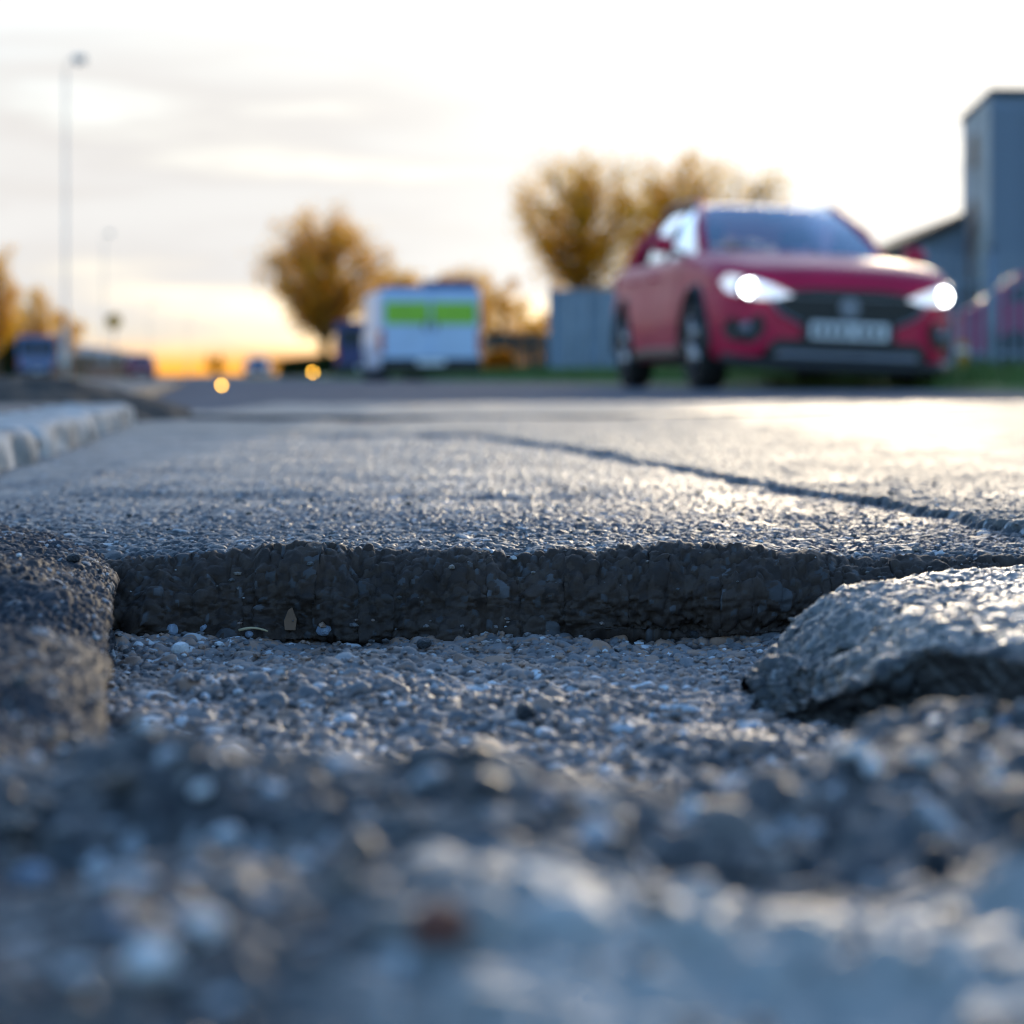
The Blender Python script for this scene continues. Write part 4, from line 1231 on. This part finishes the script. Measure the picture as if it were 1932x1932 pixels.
M_PALE = mat('palisade_steel', (0.20, 0.25, 0.33), 0.5, metal=0.3, noise=0.2, nscale=4)
pf = empty('palisade_fence', (0, 0, 0)); tag(pf, 'blue grey steel palisade fence on the right behind the red SUV', 'fence')
D = 27.0; x0 = gx(1735, D); me0 = None
for i in range(64):
    if me0 is None:
        me = MB().prism([(-.024, 0), (.024, 0), (.024, 1.52), (0.014, 1.58), (0, 1.64), (-.014, 1.58), (-.024, 1.52)], -.004, .010).build('pale', M_PALE, pf); o = me; me0 = me.data
    else: o = link('pale', me0, pf)
    o.location = (x0 + .145 * i, D + .018 * i, .03)
for i in range(0, 64, 18):
    MB().box(x0 + .145 * i + .04, x0 + .145 * i + .11, D + .018 * i + .02, D + .018 * i + .10, -.1, 1.75, .006).build('post', M_PALE, pf)
for zz in (.35, 1.25):
    MB().add([(x0 - .05, D + .011, zz), (x0 + 9.2, D + 1.153, zz), (x0 + 9.2, D + 1.153, zz + .05), (x0 - .05, D + .011, zz + .05),
              (x0 - .05, D + .05, zz), (x0 + 9.2, D + 1.19, zz), (x0 + 9.2, D + 1.19, zz + .05), (x0 - .05, D + .05, zz + .05)],
             [(0, 1, 2, 3), (7, 6, 5, 4), (3, 2, 6, 7), (0, 4, 5, 1)]).build('rail', M_PALE, pf)

M_YEL = mat('yellow_marker', (0.52, 0.27, 0.02), 0.55, noise=0.2, nscale=8)
bl = empty('marker_post', (gx(1816, 21), 21, 0)); tag(bl, 'short yellow marker post in the grass right of the red SUV', 'post')
MB().tube([(0, 0, -.1), (0, 0, .40), (0, 0, .44)], [.055, .055, .035], 14).build('post', M_YEL, bl)
MB().tube([(0, 0, .32), (0, 0, .37)], .0575, 14).build('band', M_WHITE, bl)
sp_ = empty('sign_post', (gx(1872, 24), 24, 0)); tag(sp_, 'slim grey steel pole standing by the fence below the corner of the tall building', 'pole')
MB().tube([(0, 0, -.1), (0, 0, 1.52)], .038, 12).build('pole', M_PALE, sp_)
MB().tube([(0, 0, 1.52), (0, 0, 1.55)], .044, 12).build('cap', M_BLACK, sp_)

# ------------------------------------------------------------------ building on the right
M_BRK = mat('blue_grey_cladding', (0.19, 0.24, 0.33), 0.7, noise=0.25, nscale=1.2)
M_BRKL = mat('pale_render', (0.62, 0.60, 0.59), 0.8, noise=0.3, nscale=1.0)
M_ROOF = mat('brown_roof', (0.075, 0.05, 0.04), 0.8, noise=0.3, nscale=2)
bd_ = empty('industrial_building', (0, 0, 0)); tag(bd_, 'tall dark flat topped building with a lower brown roofed wing at the right border', 'building')
D = 44.0
cx = gx(1868, D); zt = gz(178, D)
lx, ly = gx(1815, D + 4.5), D + 4.5
tw_ = MB()
tw_.add([(cx, D, -.1), (cx + 9, D + .5, -.1), (lx + 10, ly + 6, -.1), (lx, ly, -.1), (cx, D, zt), (cx + 9, D + .5, zt), (lx + 10, ly + 6, zt), (lx, ly, zt)],
        [(0, 1, 5, 4), (1, 2, 6, 5), (2, 3, 7, 6), (4, 5, 6, 7)])
tw_.build('wall', M_BRK, bd_)
MB().add([(cx, D, -.1), (cx, D, zt), (lx, ly, zt), (lx, ly, -.1)], [(0, 1, 2, 3)]).build('gable_wall', M_BRKL, bd_)
# horizontal cladding boards on the front face, each its own plank
me0 = None; hb = .26; k = 0
zz = .2
while zz + hb < zt - .15:
    if me0 is None:
        o = MB().box(0.03, 8.9, -.035, -.003, 0, hb - .02, .008).build('plank', M_BRK, bd_); me0 = o.data
    else: o = link('plank', me0, bd_)
    o.location = (cx, D, zz); o.rotation_euler = (0, 0, math.atan2(.5, 9)); zz += hb; k += 1
MB().tube([(lx, ly, zt + .02), (cx, D - .03, zt + .06), (cx + 9, D + .47, zt + .04)], .08, 6, smooth=False).build('parapet', M_BLACK, bd_)
for zw in (1.4, 3.2, 4.6):
    f = MB()
    for (x, y, a) in ((cx + (lx - cx) * .5, D + (ly - D) * .5, 0),):
        dx, dy = (lx - cx), (ly - D); l_ = math.hypot(dx, dy); dx /= l_; dy /= l_; nx, ny = -dy, dx
        q = [(x - dx * .5 + nx * .03, y - dy * .5 + ny * .03, zw), (x + dx * .5 + nx * .03, y + dy * .5 + ny * .03, zw), (x + dx * .5 + nx * .03, y + dy * .5 + ny * .03, zw + .7), (x - dx * .5 + nx * .03, y - dy * .5 + ny * .03, zw + .7)]
        f.add(q, [(0, 1, 2, 3)])
    f.build('window', M_DARKGL, bd_)
# low wing with sloping roof
D2 = 46.0
ax_, bx_ = gx(1660, D2), gx(1822, D2)
za, zb_ = gz(486, D2), gz(402, D2)
MB().add([(ax_, D2, -.1), (bx_, D2, -.1), (bx_, D2, zb_ - .15), (ax_, D2, za - .15), (ax_, D2 + 8, -.1), (bx_, D2 + 8, -.1), (bx_, D2 + 8, zb_ - .15), (ax_, D2 + 8, za - .15)],
         [(0, 1, 2, 3), (5, 4, 7, 6), (4, 0, 3, 7), (1, 5, 6, 2)]).build('wing_wall', M_BRK, bd_)
MB().add([(ax_ - .25, D2 - .3, za - .16), (bx_, D2 - .3, zb_ - .13), (bx_, D2 + 8.3, zb_ - .13), (ax_ - .25, D2 + 8.3, za - .16),
          (ax_ - .25, D2 - .3, za), (bx_, D2 - .3, zb_ + .03), (bx_, D2 + 8.3, zb_ + .03), (ax_ - .25, D2 + 8.3, za)],
         [(0, 1, 2, 3), (7, 6, 5, 4), (0, 4, 5, 1), (3, 2, 6, 7), (0, 3, 7, 4), (1, 5, 6, 2)]).build('roof', M_ROOF, bd_)
MB().box(ax_ + .4, ax_ + 1.3, D2 - .03, D2 + .01, .9, 1.9, .01).build('window', M_DARKGL, bd_)
dr = MB().box(bx_ - .2, bx_ + .7, D2 - .5, D2 - .44, 0, 2.1, .01).build('door', M_ROOF, bd_)
MB().tube([(bx_ - .05, D2 - .54, 1.0), (bx_ + .05, D2 - .54, 1.0)], .02, 6).build('handle', M_STEEL, dr)

# ------------------------------------------------------------------ far left: long shed, house, walls, sign, lamps
M_SHEDR = mat('shed_roof', (0.34, 0.36, 0.36), 0.9, spec=0.05, noise=0.15, nscale=.5)
M_SHEDW = mat('shed_wall', (0.13, 0.105, 0.08), 0.95, spec=0.05, noise=0.35, nscale=.4)
sh = empty('long_shed', (0, 0, 0)); tag(sh, 'long low brown shed with a pale grey roof at the far left', 'shed')
A0, A1 = Vector((gx(60, 160), 160, 0)), Vector((gx(288, 195), 195, 0))
dr_ = (A1 - A0).normalized(); nn = Vector((-dr_.y, dr_.x, 0))
e0 = gz(670, 178); r0 = gz(640, 178)
B0, B1 = A0 + nn * 9, A1 + nn * 9; C0, C1 = A0 + nn * 18, A1 + nn * 18


def up(v, zz): return (v.x, v.y, zz)


MB().add([up(A0, -.1), up(A1, -.1), up(A1, e0), up(A0, e0), up(C0, -.1), up(C1, -.1), up(C1, e0), up(C0, e0), up(B0, r0 - .1), up(B1, r0 - .1)],
         [(0, 1, 2, 3), (5, 4, 7, 6), (4, 0, 3, 8, 7), (1, 5, 6, 9, 2)]).build('wall', M_SHEDW, sh)
for a0, a1, b0, b1 in ((A0, A1, B0, B1), (C0, C1, B0, B1)):
    MB().add([up(a0, e0 - .05), up(a1, e0 - .05), up(b1, r0), up(b0, r0), up(a0, e0 + .1), up(a1, e0 + .1), up(b1, r0 + .15), up(b0, r0 + .15)],
             [(0, 1, 2, 3), (7, 6, 5, 4), (0, 4, 5, 1), (0, 3, 7, 4), (1, 5, 6, 2)]).build('roof', M_SHEDR, sh)
M_BRICKP = mat('peach_brick', (0.42, 0.22, 0.15), 0.85, noise=0.3, nscale=4)
for px, wpx, lab in ((116, 34, 'low peach brick wall in front of the shed, the left one'), (192, 52, 'low peach brick wall in front of the shed, the wider one on the right')):
    D = 88; w_ = wpx / FP * D
    gw = empty('garden_wall', (gx(px, D), D, -.05)); tag(gw, lab, 'wall')
    MB().box(-w_ / 2, w_ / 2, 0, .22, 0, .62, .01).build('brickwork', M_BRICKP, gw)
    MB().box(-w_ / 2 - .03, w_ / 2 + .03, -.03, .25, .621, .69, .01).build('coping', M_SHEDR, gw)
hs = empty('house', (gx(20, 140), 140, -.05)); tag(hs, 'small far grey house with a dark gable roof at the left border', 'house')
MB().box(-3.4, 2.6, 0, 6, 0, 2.3).build('wall', M_BRKL, hs)
MB().prism([(-3.7, 2.28), (2.9, 2.28), (-.4, 3.6)], -.3, 6.3).build('roof', M_ROOF, hs)
for x in (-2.2, .9):
    f = MB().box(x - .5, x + .5, -.06, .0, .9, 1.9, .01).build('window', M_WHITE, hs)
    MB().box(x - .43, x + .43, -.075, -.061, .97, 1.83).build('pane', M_DARKGL, f)
MB().box(-.9, -.1, -.05, 0, 0, 2.0, .01).build('door', P_BLUE, hs)

sg = empty('road_sign', (gx(215, 95), 95, -.05)); tag(sg, 'small far road sign on a thin post above the long shed', 'road sign')
MB().tube([(0, 0, 0), (0, 0, 2.9)], .04, 8).build('post', M_STEEL, sg)
M_OSIGN = mat('fringe_orange_sign', (0.75, 0.33, 0.04), 0.5, noise=0.1)  # orange fringe of the bright sky put into the disc's colour
MB().tube([(0, -.06, 2.55), (0, -.03, 2.55)], .36, 20, smooth=False).build('disc', M_OSIGN, sg)


def lamp(px, ytop, D, label, arm, gr='street lamps along the left side of the road'):
    H = gz(ytop, D)
    r = empty('street_lamp', (gx(px, D), D, 0)); tag(r, label, 'street lamp', gr)
    MB().tube([(0, 0, -.1), (0, 0, 1.3), (0, 0, 1.35), (0, 0, H - .3), (arm * .08, 0, H - .05), (arm * .45, 0, H)], [.05, .05, .028, .024, .022, .02], 10).build('pole', M_STEEL, r)
    hd = MB().box(min(arm * .35, arm * 1.0), max(arm * .35, arm * 1.0), -.14, .14, H - .07, H + .09, .04).build('lamp_head', M_STEEL, r)
    MB().box(min(arm * .45, arm * .92), max(arm * .45, arm * .92), -.10, .10, H - .10, H - .069, .01).build('diffuser', M_PLATE, hd)
    MB().box(-.09, .09, -.13, -.10, .35, 1.1, .01).build('access_panel', M_STEEL, r)


lamp(124, 112, 50, 'tallest and nearest grey street lamp at the upper left', .5)
lamp(196, 440, 115, 'second street lamp, right of the tallest one and far shorter', .5)
lamp(282, 570, 190, 'third street lamp, above the right end of the long shed', .5)
lamp(355, 600, 240, 'farthest and smallest street lamp near the end of the road', .5)

for px, py, D, r_, lab in ((590, 702, 60, .030, 'amber light glowing at the foot of the big bare tree'), (418, 727, 17, .010, 'amber glowing spot on the asphalt at the far end of the road, a glint built as a lamp')):
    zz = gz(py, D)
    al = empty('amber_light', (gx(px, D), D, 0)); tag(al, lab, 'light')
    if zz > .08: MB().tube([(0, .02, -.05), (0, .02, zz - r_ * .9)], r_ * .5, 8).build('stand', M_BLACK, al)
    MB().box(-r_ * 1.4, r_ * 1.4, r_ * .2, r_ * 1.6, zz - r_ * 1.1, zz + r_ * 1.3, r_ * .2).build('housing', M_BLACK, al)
    MB().tube([(0, r_ * .2, zz), (0, -r_ * .15, zz), (0, -r_ * .4, zz)], [r_, r_, r_ * .6], 16).build('lens', M_AMBER, al)  # the spot on the asphalt is a glint given a glowing lens

# grass on the verge
rg = np.random.default_rng(77); n = 26000
cy = 4 + 60 * rg.random(n) ** 1.6; cs = np.interp(cy, V_EDGE[:, 1], V_EDGE[:, 0])
off = .04 + 3.4 * rg.random(n) ** 1.3
c = np.stack([cs + off, cy, verge_h(off) - .01], -1)
hgt = rg.uniform(.05, .14, (n, 1)); a = rg.uniform(0, 6.28, n); s_ = np.stack([np.cos(a), np.sin(a), 0 * a], -1) * .008 * (1 + cy[:, None] / 20)
tipv = c + np.stack([rg.normal(0, .03, n), rg.normal(0, .03, n), 0 * a], -1) + np.array([0, 0, 1]) * hgt
V3 = np.stack([c - s_, c + s_, tipv], 1).reshape(-1, 3)
tag(np_mesh('grass', V3, np.arange(len(V3)).reshape(-1, 3), M_GRASS, smooth=False), kind='stuff')
